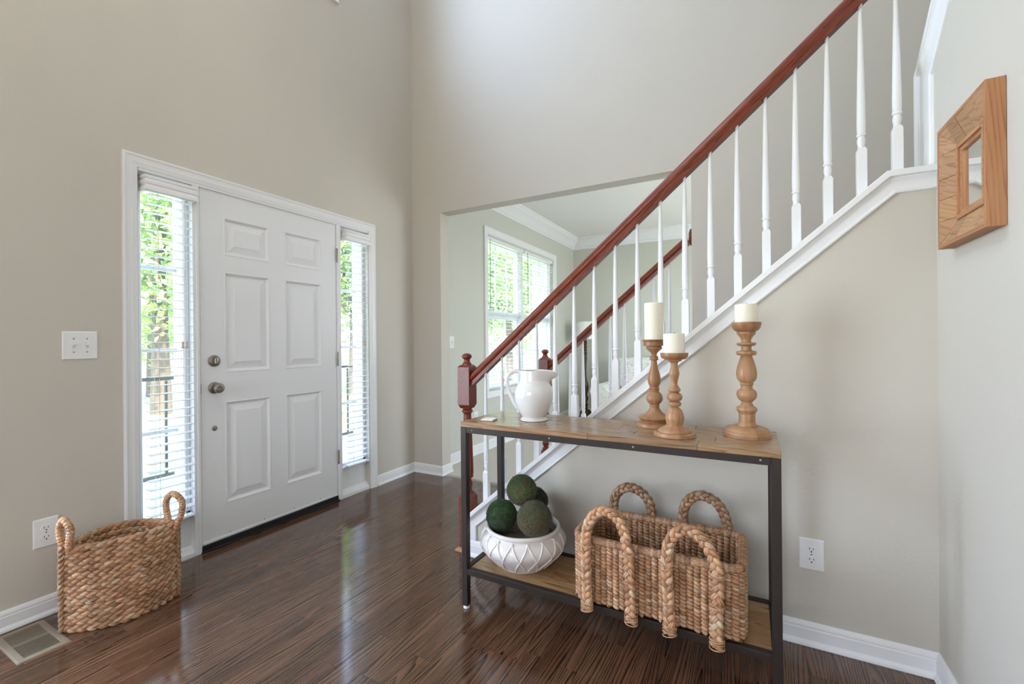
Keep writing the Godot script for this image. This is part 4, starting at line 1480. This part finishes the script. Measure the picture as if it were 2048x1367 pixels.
func market_basket() -> void:
	var t := thing("market_basket", "rectangular twisted wicker basket with four plaited loop handles, on the low shelf", "basket", Vector3(-0.32, 0.173, -1.743))
	var o := -t.position
	var rr := RandomNumberGenerator.new()
	rr.seed = 15
	# plan: a rounded rectangle of rope columns
	var x0 := -0.603
	var x1 := -0.034
	var z0 := -1.868
	var z1 := -1.608
	var cr := 0.045
	var plan := []
	for q: Array in [[x1 - cr, z1 - cr, 90.0], [x0 + cr, z1 - cr, 180.0], [x0 + cr, z0 + cr, 270.0], [x1 - cr, z0 + cr, 360.0]]:
		for k in 5:
			var a: float = deg_to_rad(q[2] - 90.0 + 90.0 * k / 4)
			plan.append(Vector3(q[0] + cr * cos(a), 0, q[1] + cr * sin(a)))
	var loop := PackedVector3Array()
	for k in plan.size():
		var p: Vector3 = plan[k]
		var q: Vector3 = plan[(k + 1) % plan.size()]
		var m := maxi(1, int(p.distance_to(q) / 0.004))
		for s in m:
			loop.append(p.lerp(q, float(s) / m))
	var per := 0.0
	var at := PackedFloat32Array()
	for k in loop.size():
		at.append(per)
		per += loop[k].distance_to(loop[(k + 1) % loop.size()])
	var hgt := 0.232
	# variants of a tightly coiled rope of straw
	var ropes := []
	for v in 5:
		var b := MB.new()
		var p := PackedVector3Array()
		var rad := PackedFloat32Array()
		var cols := PackedColorArray()
		var n := 250
		var tones := []
		for k in 30:
			tones.append(straw(rr))
		for k in n + 1:
			var y := hgt * k / n
			var a := TAU * y / 0.0132 + v
			p.append(Vector3(0.0072 * cos(a), y, 0.0072 * sin(a)))
			rad.append(0.0069 * (1.0 + 0.07 * sin(k * 0.9 + v)))
			cols.append(tones[int(a / PI + 0.5) % 30])
		b.tube(p, rad, 7, false, Vector3.ZERO, 1.0, 9.0, cols, false)
		ropes.append(b.mesh())
	var count := int(per / 0.0226)
	for k in count:
		var p := spot(loop, at, per, per * k / count)
		var c := inst("rope_column", ropes[rr.randi() % 5], M.wicker, t)
		c.position = o + Vector3(p.x, 0.1815, p.z)
		c.rotation.y = rr.randf() * TAU
	# bottom
	var b := MB.new()
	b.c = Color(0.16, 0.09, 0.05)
	b.box(o + Vector3((x0 + x1) / 2, 0.1805, (z0 + z1) / 2), Vector3(x1 - x0, 0.012, z1 - z0), 0.004)
	obj("bottom", b, M.wicker, t)
	# wrapped rim
	var rim := PackedVector3Array()
	var rad := PackedFloat32Array()
	var cols := PackedColorArray()
	var m := int(per / 0.0026)
	var tone := straw(rr)
	for k in m:
		var p := spot(loop, at, per, per * k / m)
		rim.append(o + Vector3(p.x, 0.409 + (z1 - p.z) * 0.055, p.z))
		rad.append(0.0155 + (0.0006 if k % 3 == 1 else -0.0003))
		if k % 3 == 0:
			tone = straw(rr, 0.95)
		cols.append(tone)
	# evenly spaced along the loop
	b = MB.new()
	b.tube(rim, rad, 12, true, Vector3.ZERO, 1.0, 60.0, cols)
	obj("wrapped_rim", b, M.wicker, t)
	# handles: the front pair runs down the outside to the bottom, the rear pair likewise
	var zf := -1.572
	var zb := -1.886
	var hs := [
		[[-0.544, 0.165], [-0.545, 0.29], [-0.548, 0.416], [-0.533, 0.490], [-0.487, 0.535], [-0.425, 0.512], [-0.393, 0.418], [-0.387, 0.29], [-0.382, 0.164], zf],
		[[-0.253, 0.163], [-0.257, 0.29], [-0.261, 0.398], [-0.250, 0.478], [-0.200, 0.523], [-0.142, 0.492], [-0.104, 0.406], [-0.106, 0.29], [-0.108, 0.162], zf],
		[[-0.523, 0.180], [-0.526, 0.32], [-0.528, 0.449], [-0.512, 0.505], [-0.466, 0.536], [-0.405, 0.518], [-0.372, 0.456], [-0.368, 0.32], [-0.366, 0.180], zb],
		[[-0.244, 0.180], [-0.246, 0.32], [-0.248, 0.452], [-0.232, 0.512], [-0.183, 0.546], [-0.120, 0.520], [-0.089, 0.440], [-0.088, 0.32], [-0.088, 0.180], zb]]
	for h: Array in hs:
		var z: float = h[-1]
		var front := z > -1.7
		var ctrl := []
		for k in h.size() - 1:
			var lean: float = maxf(0.0, h[k][1] - 0.43) * (-0.10 if front else 0.0)
			ctrl.append(o + Vector3(h[k][0], h[k][1], z + lean))
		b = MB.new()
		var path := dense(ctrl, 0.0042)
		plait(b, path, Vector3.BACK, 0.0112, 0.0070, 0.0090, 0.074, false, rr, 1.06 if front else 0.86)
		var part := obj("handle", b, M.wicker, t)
		if not front:
			continue
		for side in 2:
			var c0 := 0 if side == 0 else ctrl.size() - 1
			var c2 := 2 if side == 0 else ctrl.size() - 3
			b = MB.new()
			for f: Array in [[0.97, 3], [0.45 + 0.13 * side, 3], [0.07, 7]]:
				var mid: Vector3 = ctrl[c0].lerp(ctrl[c2], f[0])
				for k in f[1]:
					ring(b, mid + Vector3(0, (k - f[1] / 2.0) * 0.0052, 0), Vector3(0.0225, 0, 0), Vector3(0, 0, 0.0158), 0.0015, 0.007, rr)
			obj("binding", b, M.wicker, part)

func braided_basket() -> void:
	var t := thing("braided_basket", "oval basket of thick braided straw with two wrapped loop handles, on the floor", "basket", Vector3(-2.42, 0, -0.885))
	var o := -t.position
	var rr := RandomNumberGenerator.new()
	rr.seed = 33
	var L := Vector3(-2.452, 0, -0.722)
	var R := Vector3(-2.352, 0, -1.062)
	var dir := (R - L).normalized()
	var nf := Vector3(-dir.z, 0, dir.x)     # towards the hall
	if nf.x < 0:
		nf = -nf
	var outline := func(u: float, y: float) -> Vector3:
		# u 0..1 along the front from L to R, 1..2 back along the wall side
		var k := u if u <= 1.0 else 2.0 - u
		var bulge := pow(sin(PI * clampf(k, 0, 1)), 0.75)
		var f := lerpf(0.088, 0.040, y / 0.345)
		var w := lerpf(0.085, 0.185, y / 0.345)
		var belly := 0.012 * sin(PI * y / 0.345)
		return o + L.lerp(R, k) + nf * (bulge * (f + belly) if u <= 1.0 else -bulge * w) + Vector3.UP * y
	var rows := 13
	for i in rows:
		var y := 0.0145 + i * 0.0262
		var path := PackedVector3Array()
		for k in 250:
			var u := 2.0 * k / 250
			var sag := 0.006 * sin(PI * fposmod(u, 1.0)) * i / rows
			path.append((outline.call(u, y) as Vector3) - Vector3.UP * sag)
		var b := MB.new()
		plait(b, path, Vector3.ZERO, 0.0080, 0.0064, 0.0082, 0.100, true, rr)
		obj("braid_row", b, M.wicker, t)
	var p := PackedVector3Array()
	for i in 8:
		for k in 81:
			p.append(outline.call(2.0 * (k % 80) / 80.0, 0.008 + 0.325 * i / 7.0))
	var b := MB.new()
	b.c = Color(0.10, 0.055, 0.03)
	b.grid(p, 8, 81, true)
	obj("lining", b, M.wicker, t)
	b = MB.new()
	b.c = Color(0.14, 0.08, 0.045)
	var fl := []
	for k in 40:
		fl.append(outline.call(2.0 * k / 40.0, 0.008))
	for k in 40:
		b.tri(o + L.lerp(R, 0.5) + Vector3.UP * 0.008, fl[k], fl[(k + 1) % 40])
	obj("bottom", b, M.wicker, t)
	for e in 2:
		# an upright braid covers each end seam, and a wrapped loop rises from it
		var q := L if e == 0 else R
		var out := -dir if e == 0 else dir
		b = MB.new()
		plait(b, dense([o + q + out * 0.010 + Vector3.UP * 0.006, o + q + out * 0.012 + Vector3.UP * 0.17, o + q + out * 0.010 + Vector3.UP * 0.345], 0.005), out, 0.0095, 0.005, 0.0092, 0.064, false, rr, 0.92)
		obj("seam_braid", b, M.wicker, t)
		var top := 0.452 if e == 0 else 0.470
		var hv := nf * 0.030 + dir * (0.016 if e == 0 else 0.027)
		var path := dense([o + q + hv * 0.12 - out * 0.008 + Vector3.UP * 0.300, o + q + hv * 0.80 + Vector3.UP * 0.37, o + q + hv * 0.92 + Vector3.UP * (top - 0.035), o + q + Vector3.UP * top - dir * 0.004,
			o + q - hv * 0.92 + Vector3.UP * (top - 0.035), o + q - hv * 0.80 + Vector3.UP * 0.37, o + q - hv * 0.12 - out * 0.008 + Vector3.UP * 0.300], 0.0028)
		var rad := PackedFloat32Array()
		var cols := PackedColorArray()
		var tone := straw(rr)
		for k in path.size():
			if k % 4 == 0:
				tone = straw(rr, 1.08)
			rad.append(0.0128 + (0.0012 if k % 4 in [1, 2] else -0.0008) + rr.randf_range(-0.0003, 0.0003))
			cols.append(tone)
		b = MB.new()
		b.tube(path, rad, 12, false, Vector3.ZERO, 1.0, 16.0, cols)
		obj("handle", b, M.wicker, t)

# ---- mirror
func mirror() -> void:
	var t := thing("mirror", "square mirror in a deep frame of rough pine planks on the right wall", "mirror", Vector3(RX, 1.613, -1.697))
	var o := -t.position
	# rings of the frame in the wall's plane; q(inset, x) gives the four corners: far low, near low, near high, far high
	var q := func(ins: float, x: float) -> Array:
		return [o + Vector3(x, 1.430 + ins, -1.860 + ins), o + Vector3(x, 1.430 + ins, -1.535 - ins), o + Vector3(x, 1.796 - ins, -1.535 - ins), o + Vector3(x, 1.796 - ins, -1.860 + ins)]
	var r := RandomNumberGenerator.new()
	r.seed = 12
	var xf := 0.5137
	# four side boards, mitred
	var a0: Array = q.call(0.0, xf)
	var a1: Array = q.call(0.0, RX - 0.001)
	var i0: Array = q.call(0.011, xf)
	var i1: Array = q.call(0.011, RX - 0.001)
	for s in 4:
		var e := (s + 1) % 4
		var b := MB.new()
		b.us = Vector2(1.0 / 0.5, 1.0)
		b.cell = (r.randi() % 6) / 6.0 + 1 / 12.0
		b.uo = Vector2(0, r.randf())
		var tone := r.randf_range(0.88, 1.05)
		b.c = Color(tone * 0.95, tone * 0.78, tone * 0.66)
		var g: Vector3 = a0[e] - a0[s]
		b.face(a0[s], a1[s], a1[e], a0[e], g)
		b.face(i0[s], i0[e], i1[e], i1[s], g)
		b.face(a0[s], a0[e], i0[e], i0[s], g)
		obj("side_board", b, M.pine, t)
	# sloping planks between the outer edge and the inner frame
	var po: Array = q.call(0.011, xf + 0.001)
	var pi: Array = q.call(0.074, 0.5400)
	var ns := [5, 5, 5, 5]
	for s in 4:
		var e := (s + 1) % 4
		var along: Vector3 = (po[e] - po[s]).normalized()
		var len_: float = po[s].distance_to(po[e])
		var in0: float = along.dot(pi[s] - po[s])
		var in1: float = along.dot(pi[e] - po[s])
		var inner_o: Vector3 = pi[s] - along * in0
		var cuts := [0.0]
		for k in range(1, ns[s]):
			cuts.append(len_ * (k + r.randf_range(-0.12, 0.12)) / ns[s])
		cuts.append(len_)
		for k in ns[s]:
			var c0: float = cuts[k] + 0.0006
			var c1: float = cuts[k + 1] - 0.0006
			var lift := Vector3(-r.randf_range(0.0, 0.0012), 0, 0)
			var poly := [po[s] + along * c0 + lift]
			poly.append(po[s] + along * c1 + lift)
			if c1 > in1:
				poly[-1] = po[s] + along * minf(c1, len_) + lift
			poly.append(inner_o + along * clampf(c1, in0, in1) + lift)
			poly.append(inner_o + along * clampf(c0, in0, in1) + lift)
			# a cut that falls inside a mitre stays on the mitre line
			var b := MB.new()
			b.us = Vector2(1.0 / 0.5, 1.0)
			b.cell = (r.randi() % 6) / 6.0 + 1 / 12.0
			b.uo = Vector2(0, r.randf())
			var tone := r.randf_range(0.8, 1.12)
			b.c = Color(tone, tone * r.randf_range(0.95, 1.0), tone * r.randf_range(0.88, 0.98))
			var across: Vector3 = inner_o - po[s]
			var back := Vector3(0.006, 0, 0)
			b.face(poly[0], poly[1], poly[2], poly[3], across)
			for w in 4:
				b.face(poly[w], poly[w] + back, poly[(w + 1) % 4] + back, poly[(w + 1) % 4], across)
			obj("frame_plank", b, M.pine, t)
	# two stepped inner frames
	for st: Array in [[0.074, 0.085, 0.534, 0.5440], [0.085, 0.097, 0.540, 0.5465]]:
		var u0: Array = q.call(st[0], st[2])
		var u1: Array = q.call(st[1], st[2])
		var v0: Array = q.call(st[0], st[3])
		var v1: Array = q.call(st[1], st[3])
		for s in 4:
			var e := (s + 1) % 4
			var b := MB.new()
			b.us = Vector2(1.0 / 0.5, 1.0)
			b.cell = (r.randi() % 6) / 6.0 + 1 / 12.0
			b.uo = Vector2(0, r.randf())
			b.c = Color(1.0, 0.86, 0.76)
			var g: Vector3 = u0[e] - u0[s]
			b.face(u0[s], u0[e], u1[e], u1[s], g)
			b.face(u1[s], u1[e], v1[e], v1[s], g)
			b.face(v0[s], v0[e], u0[e], u0[s], g)
			obj("inner_frame", b, M.pine, t)
	var gl: Array = q.call(0.094, 0.5462)
	var b := MB.new()
	b.quad(gl[0], gl[1], gl[2], gl[3])
	obj("glass", b, M.mirror, t)
	var k: Array = q.call(0.012, 0.5495)
	b = MB.new()
	b.quad(k[0], k[1], k[2], k[3])
	obj("backing", b, M.bark, t)

# ---- switches, sockets, floor register
func plate(b: MB, w: float, h: float) -> void:
	b.sweep(pts([0, h / 2, w / 2, 0, -h / 2, w / 2, 0, -h / 2, -w / 2, 0, h / 2, -w / 2]), Vector3.RIGHT, pv([0, 0, 0, 0.0025, 0.0015, 0.0045, 0.004, 0.0058, 0.004, 0]), true)
	b.box(Vector3(0.0029, 0, 0), Vector3(0.0058, h - 0.007, w - 0.007))

func wall_plate(called: String, label: String, cat: String, at: Vector3, turn: float, w: float, h: float, group := "") -> Node3D:
	# built facing +x
	var t := thing(called, label, cat, at, group)
	t.rotation.y = turn
	var b := MB.new()
	plate(b, w, h)
	obj("cover_plate", b, M.plastic_white, t)
	return t

func screw(t: Node3D, y: float, z: float) -> void:
	var b := MB.new()
	b.lathe(prof([0.0032, 0, 0.003, 0.0008, 0.0, 0.0012]), 10, Vector3(0.0056, y, z), turn_out())
	obj("screw", b, M.nickel, t)

func outlet(label: String, at: Vector3, turn: float, w: float, h: float) -> void:
	var t := wall_plate("wall_outlet", label, "outlet", at, turn, w, h, "duplex wall outlets")
	for s: float in [-1, 1]:
		var b := MB.new()
		# a rounded receptacle face with flat top and bottom
		var ring_ := PackedVector2Array()
		for k in 32:
			var a := TAU * k / 32
			ring_.append(Vector2(0.0172 * cos(a), clampf(0.0172 * sin(a), -0.0135, 0.0135)))
		b.slab(ring_, Vector3(0.0078, s * 0.0195, 0), Vector3.BACK, Vector3.UP, Vector3(-0.004, 0, 0))
		var f := obj("receptacle", b, M.plastic_white, t)
		for k: Array in [[0.0062, 0.003, 0.0021, 0.0085], [-0.0062, 0.003, 0.0021, 0.0068], [0.0, -0.0078, 0.0046, 0.0046]]:
			b = MB.new()
			b.box(Vector3(0.0077, s * 0.0195 + k[1], k[0]), Vector3(0.0008, k[3], k[2]))
			obj("slot", b, M.dark_slot, f)
	screw(t, 0, 0)

func toggle(t: Node3D, z: float, up: bool) -> void:
	var b := MB.new()
	b.box(Vector3(0.0062, 0, z), Vector3(0.0016, 0.024, 0.0105))
	obj("toggle_slot", b, M.cord, t)
	b = MB.new()
	b.box(Vector3(0.011, 0.004 if up else -0.004, z), Vector3(0.014, 0.009, 0.0075), 0.0015, Basis(Vector3.BACK, 0.35 if up else -0.35))
	obj("toggle", b, M.plastic_white, t)
	screw(t, 0.030, z)
	screw(t, -0.030, z)

func plates_and_vent() -> void:
	outlet("white wall outlet behind the braided basket, left of the front door", Vector3(WX, 0.355, -0.728), 0.0, 0.079, 0.122)
	outlet("white wall outlet under the stair, right of the console table", Vector3(0.190, 0.3425, SZ), -PI / 2, 0.079, 0.117)
	var t := wall_plate("light_switch", "double white toggle switch on the wall left of the front door", "switch", Vector3(WX, 1.156, -0.8445), 0.0, 0.121, 0.126)
	for z: float in [0.023, -0.023]:
		toggle(t, z, true)
	t = wall_plate("light_switch", "single white switch on the sage wall inside the opening", "switch", Vector3(LX, 1.155, -3.428), 0.0, 0.072, 0.115)
	toggle(t, 0.0, true)
	outlet("small white wall outlet low on the sage wall below the double window", Vector3(LX, 0.385, -3.835), 0.0, 0.072, 0.115)
	# floor register
	t = thing("floor_register", "tan metal floor vent with slats, on the floor at the baseboard", "floor vent", Vector3(-2.497, 0, -0.635))
	var b := MB.new()
	var fw := 0.290
	var fl := 0.148
	b.sweep(pts([-fw / 2, 0, fl / 2, fw / 2, 0, fl / 2, fw / 2, 0, -fl / 2, -fw / 2, 0, -fl / 2]), Vector3.UP, pv([0, 0, 0.002, 0.003, 0.006, 0.0045, 0.022, 0.0045, 0.024, 0.003, 0.024, 0]), true)
	b.box(Vector3(0, 0.002, 0), Vector3(0.010, 0.004, fl - 0.04))
	obj("frame", b, M.vent_metal, t)
	b = MB.new()
	b.box(Vector3(0, 0.0006, 0), Vector3(fw - 0.03, 0.001, fl - 0.03))
	obj("duct_opening", b, M.dark_slot, t)
	for s: float in [-1, 1]:
		for k in 11:
			b = MB.new()
			b.box(Vector3(s * 0.0635 - 0.052 + 0.0104 * k, 0.0026, 0), Vector3(0.0042, 0.0026, fl - 0.046), 0.0006, Basis(Vector3.BACK, 0.15 * s))
			obj("slat", b, M.vent_metal, t)

# ---- the sitting room beyond the opening
func sitting_room() -> void:
	var t := thing("floor_lamp", "tall lamp with twisted dark post and white shade in the sitting room corner", "lamp", Vector3(-2.20, 0.008, -6.38))
	var b := MB.new()
	b.lathe(smooth(prof([0.0, 0, 0.105, 0.0, 0.108, 0.012, 0.095, 0.030, 0.085, 0.045, 0.088, 0.075, 0.070, 0.110, 0.035, 0.130, 0.028, 0.140, 0.034, 0.150, 0.024, 0.165, 0.0, 0.17]), 3), 28)
	obj("base", b, M.lamp_bronze, t)
	b = MB.new()
	b.lathe(smooth(prof([0.016, 0.160, 0.030, 0.185, 0.038, 0.20, 0.022, 0.225, 0.030, 0.26, 0.040, 0.30, 0.024, 0.345, 0.036, 0.40, 0.044, 0.44, 0.040, 0.50, 0.022, 0.58, 0.016, 0.68, 0.018, 0.80, 0.024, 0.92, 0.016, 0.95]), 3), 20)
	obj("turned_post", b, M.lamp_bronze, t)
	for s in 2:
		var p := PackedVector3Array()
		for k in 40:
			var a := TAU * k / 13.0 + PI * s
			p.append(Vector3(0.013 * cos(a), 0.94 + k * 0.0062, 0.013 * sin(a)))
		b = MB.new()
		b.tube(p, PackedFloat32Array([0.013]), 10)
		obj("twisted_stem", b, M.lamp_bronze, t)
	for k in 5:
		b = MB.new()
		b.lathe(smooth(prof([0.015, -0.012, 0.034, 0.0, 0.015, 0.012]), 2), 16, Vector3(0, 0.90 + k * 0.055, 0))
		obj("collar", b, M.lamp_bronze, t)
	b = MB.new()
	b.lathe(prof([0.150, 1.175, 0.125, 1.435, 0.125, 1.435, 0.123, 1.435, 0.123, 1.435, 0.148, 1.175]), 36)
	obj("lamp_shade", b, M.shade, t)
	b = MB.new()
	b.bar(Vector3(-0.123, 1.40, 0), Vector3(0.123, 1.40, 0), 0.004, 0.004)
	b.bar(Vector3(0, 1.18, 0), Vector3(0, 1.42, 0), 0.010, 0.010)
	obj("shade_fitter", b, M.lamp_bronze, t)

	# sofa against the far wall; only its left end shows between the balusters
	t = thing("sofa", "cream sofa with a grey leaf print and rolled arms against the sage far wall", "sofa", Vector3(-0.90, 0.008, -6.24))
	var W := 2.0
	var m: Material = M.print_fabric
	for s: float in [-1, 1]:
		b = MB.new()
		b.us = Vector2(2.2, 2.2)
		var pr := pv([-0.10, 0.10, 0.10, 0.10, 0.10, 0.38, 0.135, 0.42, 0.150, 0.46, 0.140, 0.51, 0.105, 0.545, 0.05, 0.555, -0.02, 0.545, -0.07, 0.51, -0.10, 0.46])
		if s < 0:
			for k in pr.size():
				pr[k].x = -pr[k].x
		b.slab(pr, Vector3(s * (W / 2 - 0.10), 0, 0.42), Vector3.RIGHT, Vector3.UP, Vector3(0, 0, -0.80))
		obj("arm", b, m, t)
		b = MB.new()
		b.us = Vector2(2.2, 2.2)
		cushion(b, Vector3(s * 0.40, 0.40, 0.08), Vector3(0.79, 0.17, 0.70))
		obj("seat_cushion", b, m, t)
		b = MB.new()
		b.us = Vector2(2.2, 2.2)
		cushion(b, Vector3(s * 0.40, 0.66, -0.20), Vector3(0.79, 0.50, 0.20))
		obj("back_cushion", b, m, t)
	b = MB.new()
	b.us = Vector2(2.2, 2.2)
	b.box(Vector3(0, 0.21, 0.0), Vector3(W - 0.2, 0.24, 0.80), 0.02)
	obj("base", b, m, t)
	b = MB.new()
	b.us = Vector2(2.2, 2.2)
	b.box(Vector3(0, 0.53, -0.36), Vector3(W - 0.14, 0.72, 0.14), 0.05)
	obj("backrest", b, m, t)
	for x: float in [-0.88, 0.88]:
		for z: float in [-0.34, 0.34]:
			b = MB.new()
			b.lathe(prof([0.018, 0, 0.028, 0.10]), 12, Vector3(x, 0, z))
			obj("leg", b, M.lamp_bronze, t)

func cushion(b: MB, ctr: Vector3, size: Vector3) -> void:
	# a soft box: a sphere pressed towards a box
	var rows := 20
	var cols := 32
	var p := PackedVector3Array()
	for i in rows + 1:
		var th := PI * i / rows
		for j in cols + 1:
			var a := -TAU * j / cols
			var d := Vector3(sin(th) * cos(a), -cos(th), sin(th) * sin(a))
			var e := Vector3(absf(d.x), absf(d.y), absf(d.z))
			var k := pow(pow(e.x, 5) + pow(e.y, 5) + pow(e.z, 5), -0.2)
			p.append(ctr + d * k * size / 2)
	b.grid(p, rows + 1, cols + 1, true, false, 2, 1)

# ---- outside the windows
func outdoors() -> void:
	var b := MB.new()
	b.box(Vector3(-22.0, -0.55, -3.0), Vector3(38.0, 0.1, 60.0))
	structure("ground", b, M.grass, "sunlit lawn in front of the house")
	b = MB.new()
	b.box(Vector3(-3.75, -0.12, -1.9), Vector3(1.8, 0.16, 4.6))
	structure("porch_floor", b, M.concrete, "pale porch floor outside the front door")
	b = MB.new()
	b.box(Vector3(-9.5, -0.495, -3.0), Vector3(2.6, 0.02, 60))
	structure("path", b, M.concrete, "pale walk across the lawn")
	var t := thing("porch_railing", "dark metal porch railing seen through the right sidelight", "railing", Vector3(-4.55, -0.04, -3.0))
	for k in 13:
		b = MB.new()
		b.box(Vector3(0, 0.46, -1.2 + k * 0.2), Vector3(0.018, 0.84, 0.018))
		obj("picket", b, M.steel_dark, t)
	for y: float in [0.05, 0.90]:
		b = MB.new()
		b.box(Vector3(0, y, 0), Vector3(0.03, 0.03, 2.5))
		obj("rail", b, M.steel_dark, t)
	var r := RandomNumberGenerator.new()
	r.seed = 77
	var leaf := MB.new()
	leaf.quad(Vector3(-0.05, -0.07, 0), Vector3(0.05, -0.07, 0.01), Vector3(0.05, 0.07, 0), Vector3(-0.05, 0.07, 0.01))
	var lm := leaf.mesh()
	var spots := [
		[-12.5, -5.4, 8.0, "nearer pale green tree in line with the left sidelight"], [-17.0, -7.2, 9.5, "farther green tree behind the one at the left sidelight"],
		[-11.5, -10.4, 7.5, "nearer pale green tree in line with the right sidelight"], [-16.0, -13.2, 9.5, "farther green tree behind the one at the right sidelight"],
		[-8.6, -15.6, 7.5, "green tree in the near half of the sitting room window"], [-9.6, -21.0, 9.0, "taller green tree behind the near half of the sitting room window"],
		[-6.6, -20.0, 7.5, "green tree in the far half of the sitting room window"], [-8.2, -26.0, 10.0, "distant tree behind the far half of the sitting room window"]]
	for q: Array in spots:
		tree(Vector3(q[0], -0.5, q[1]), q[2], q[3], lm, r)
	for q: Array in [[-7.4, 0.2, "low clipped shrub beside the porch outside the left sidelight"], [-6.8, -4.6, "low clipped shrub outside the right sidelight"], [-6.0, -8.6, "low shrub under the sitting room window"]]:
		var s := thing("shrub", q[2], "shrub", Vector3(q[0], -0.5, q[1]))
		crown(s, Vector3(0, 0.55, 0), Vector3(0.9, 0.6, 0.9), 2600, 0.4, lm, r)
		b = MB.new()
		b.tube(pts([0, -0.02, 0, 0.02, 0.3, 0, 0, 0.6, 0.03]), PackedFloat32Array([0.04, 0.03, 0.015]), 8)
		obj("stem", b, M.bark, s)

func tree(at: Vector3, h: float, label: String, lm: Mesh, r: RandomNumberGenerator) -> void:
	var t := thing("tree", label, "tree", at)
	var b := MB.new()
	b.tube(pts([0, -0.05, 0, 0.05, h * 0.25, 0.03, -0.04, h * 0.5, 0, 0.05, h * 0.85, 0.05]), PackedFloat32Array([h * 0.028, h * 0.02, h * 0.014, h * 0.004]), 10)
	for k in 7:
		var a := r.randf() * TAU
		var y := h * r.randf_range(0.28, 0.6)
		b.tube(pts([0, y, 0, cos(a) * h * 0.12, y + h * 0.10, sin(a) * h * 0.12, cos(a) * h * 0.24, y + h * 0.16, sin(a) * h * 0.24]), PackedFloat32Array([h * 0.010, h * 0.006, h * 0.002]), 7)
	obj("trunk", b, M.bark, t)
	crown(t, Vector3(0, h * 0.58, 0), Vector3(h * 0.30, h * 0.42, h * 0.30), 9500, 0.85, lm, r)

func crown(t: Node3D, ctr: Vector3, rad: Vector3, count: int, size: float, lm: Mesh, r: RandomNumberGenerator) -> void:
	var clumps := []
	for k in 26:
		var d := Vector3(r.randfn(), r.randfn(), r.randfn()).normalized() * pow(r.randf(), 0.45)
		clumps.append(ctr + d * rad)
	var mm := MultiMesh.new()
	mm.transform_format = MultiMesh.TRANSFORM_3D
	mm.use_colors = true
	mm.mesh = lm
	mm.instance_count = count
	for k in count:
		var c: Vector3 = clumps[r.randi() % clumps.size()]
		var p := c + Vector3(r.randfn(), r.randfn(), r.randfn()) * rad * 0.17
		var bs := Basis.from_euler(Vector3(r.randf() * TAU, r.randf() * TAU, r.randf() * TAU)).scaled(Vector3.ONE * size * r.randf_range(0.7, 1.4))
		mm.set_instance_transform(k, Transform3D(bs, p))
		var g := r.randf_range(0.75, 1.15)
		mm.set_instance_color(k, Color(g * r.randf_range(0.85, 1.1), g, g * r.randf_range(0.8, 1.0)))
	var o := MultiMeshInstance3D.new()
	o.name = "foliage"
	o.multimesh = mm
	o.material_override = M.leaf
	o.set_meta("kind", "stuff")
	t.add_child(o)

# ---- the chandelier high in the stairwell, above the view; the jug mirrors its bulbs
func chandelier() -> void:
	var t := thing("chandelier", "six armed brass chandelier hanging high in the hall above the view", "chandelier", Vector3(-0.95, 3.35, -0.55))
	var b := MB.new()
	b.lathe(smooth(prof([0.0, -0.16, 0.02, -0.15, 0.012, -0.12, 0.045, -0.06, 0.05, -0.02, 0.02, 0.03, 0.012, 0.10, 0.03, 0.16, 0.010, 0.20, 0.006, 0.22, 0.006, 1.9, 0.006, 1.9, 0.06, 2.0, 0.065, 2.049, 0.0, 2.05]), 2), 20)
	obj("column", b, M.brass, t)
	for k in 6:
		var a := TAU * k / 6 + 0.2
		var d := Vector3(cos(a), 0, sin(a))
		b = MB.new()
		b.tube(dense([d * 0.03 + Vector3(0, -0.03, 0), d * 0.16 + Vector3(0, -0.11, 0), d * 0.29 + Vector3(0, -0.05, 0), d * 0.32 + Vector3(0, 0.03, 0)], 0.02), PackedFloat32Array([0.007]), 8)
		b.lathe(prof([0.0, 0.03, 0.04, 0.035, 0.042, 0.04, 0.012, 0.045, 0.012, 0.13, 0.0, 0.13]), 16, d * 0.32)
		obj("arm", b, M.brass, t)
		b = MB.new()
		b.lathe(smooth(prof([0.010, 0.13, 0.020, 0.155, 0.022, 0.175, 0.012, 0.215, 0.0, 0.235]), 3), 16, d * 0.32)
		obj("bulb", b, M.bulb, t)
		var l := OmniLight3D.new()
		l.name = "bulb_light"
		l.position = d * 0.32 + Vector3(0, 0.172, 0)
		l.light_energy = 0.15
		l.light_color = Color(1.0, 0.97, 0.93)
		l.light_size = 0.02
		l.omni_range = 14.0
		l.omni_attenuation = 2.0
		l.shadow_enabled = true
		t.add_child(l, true)
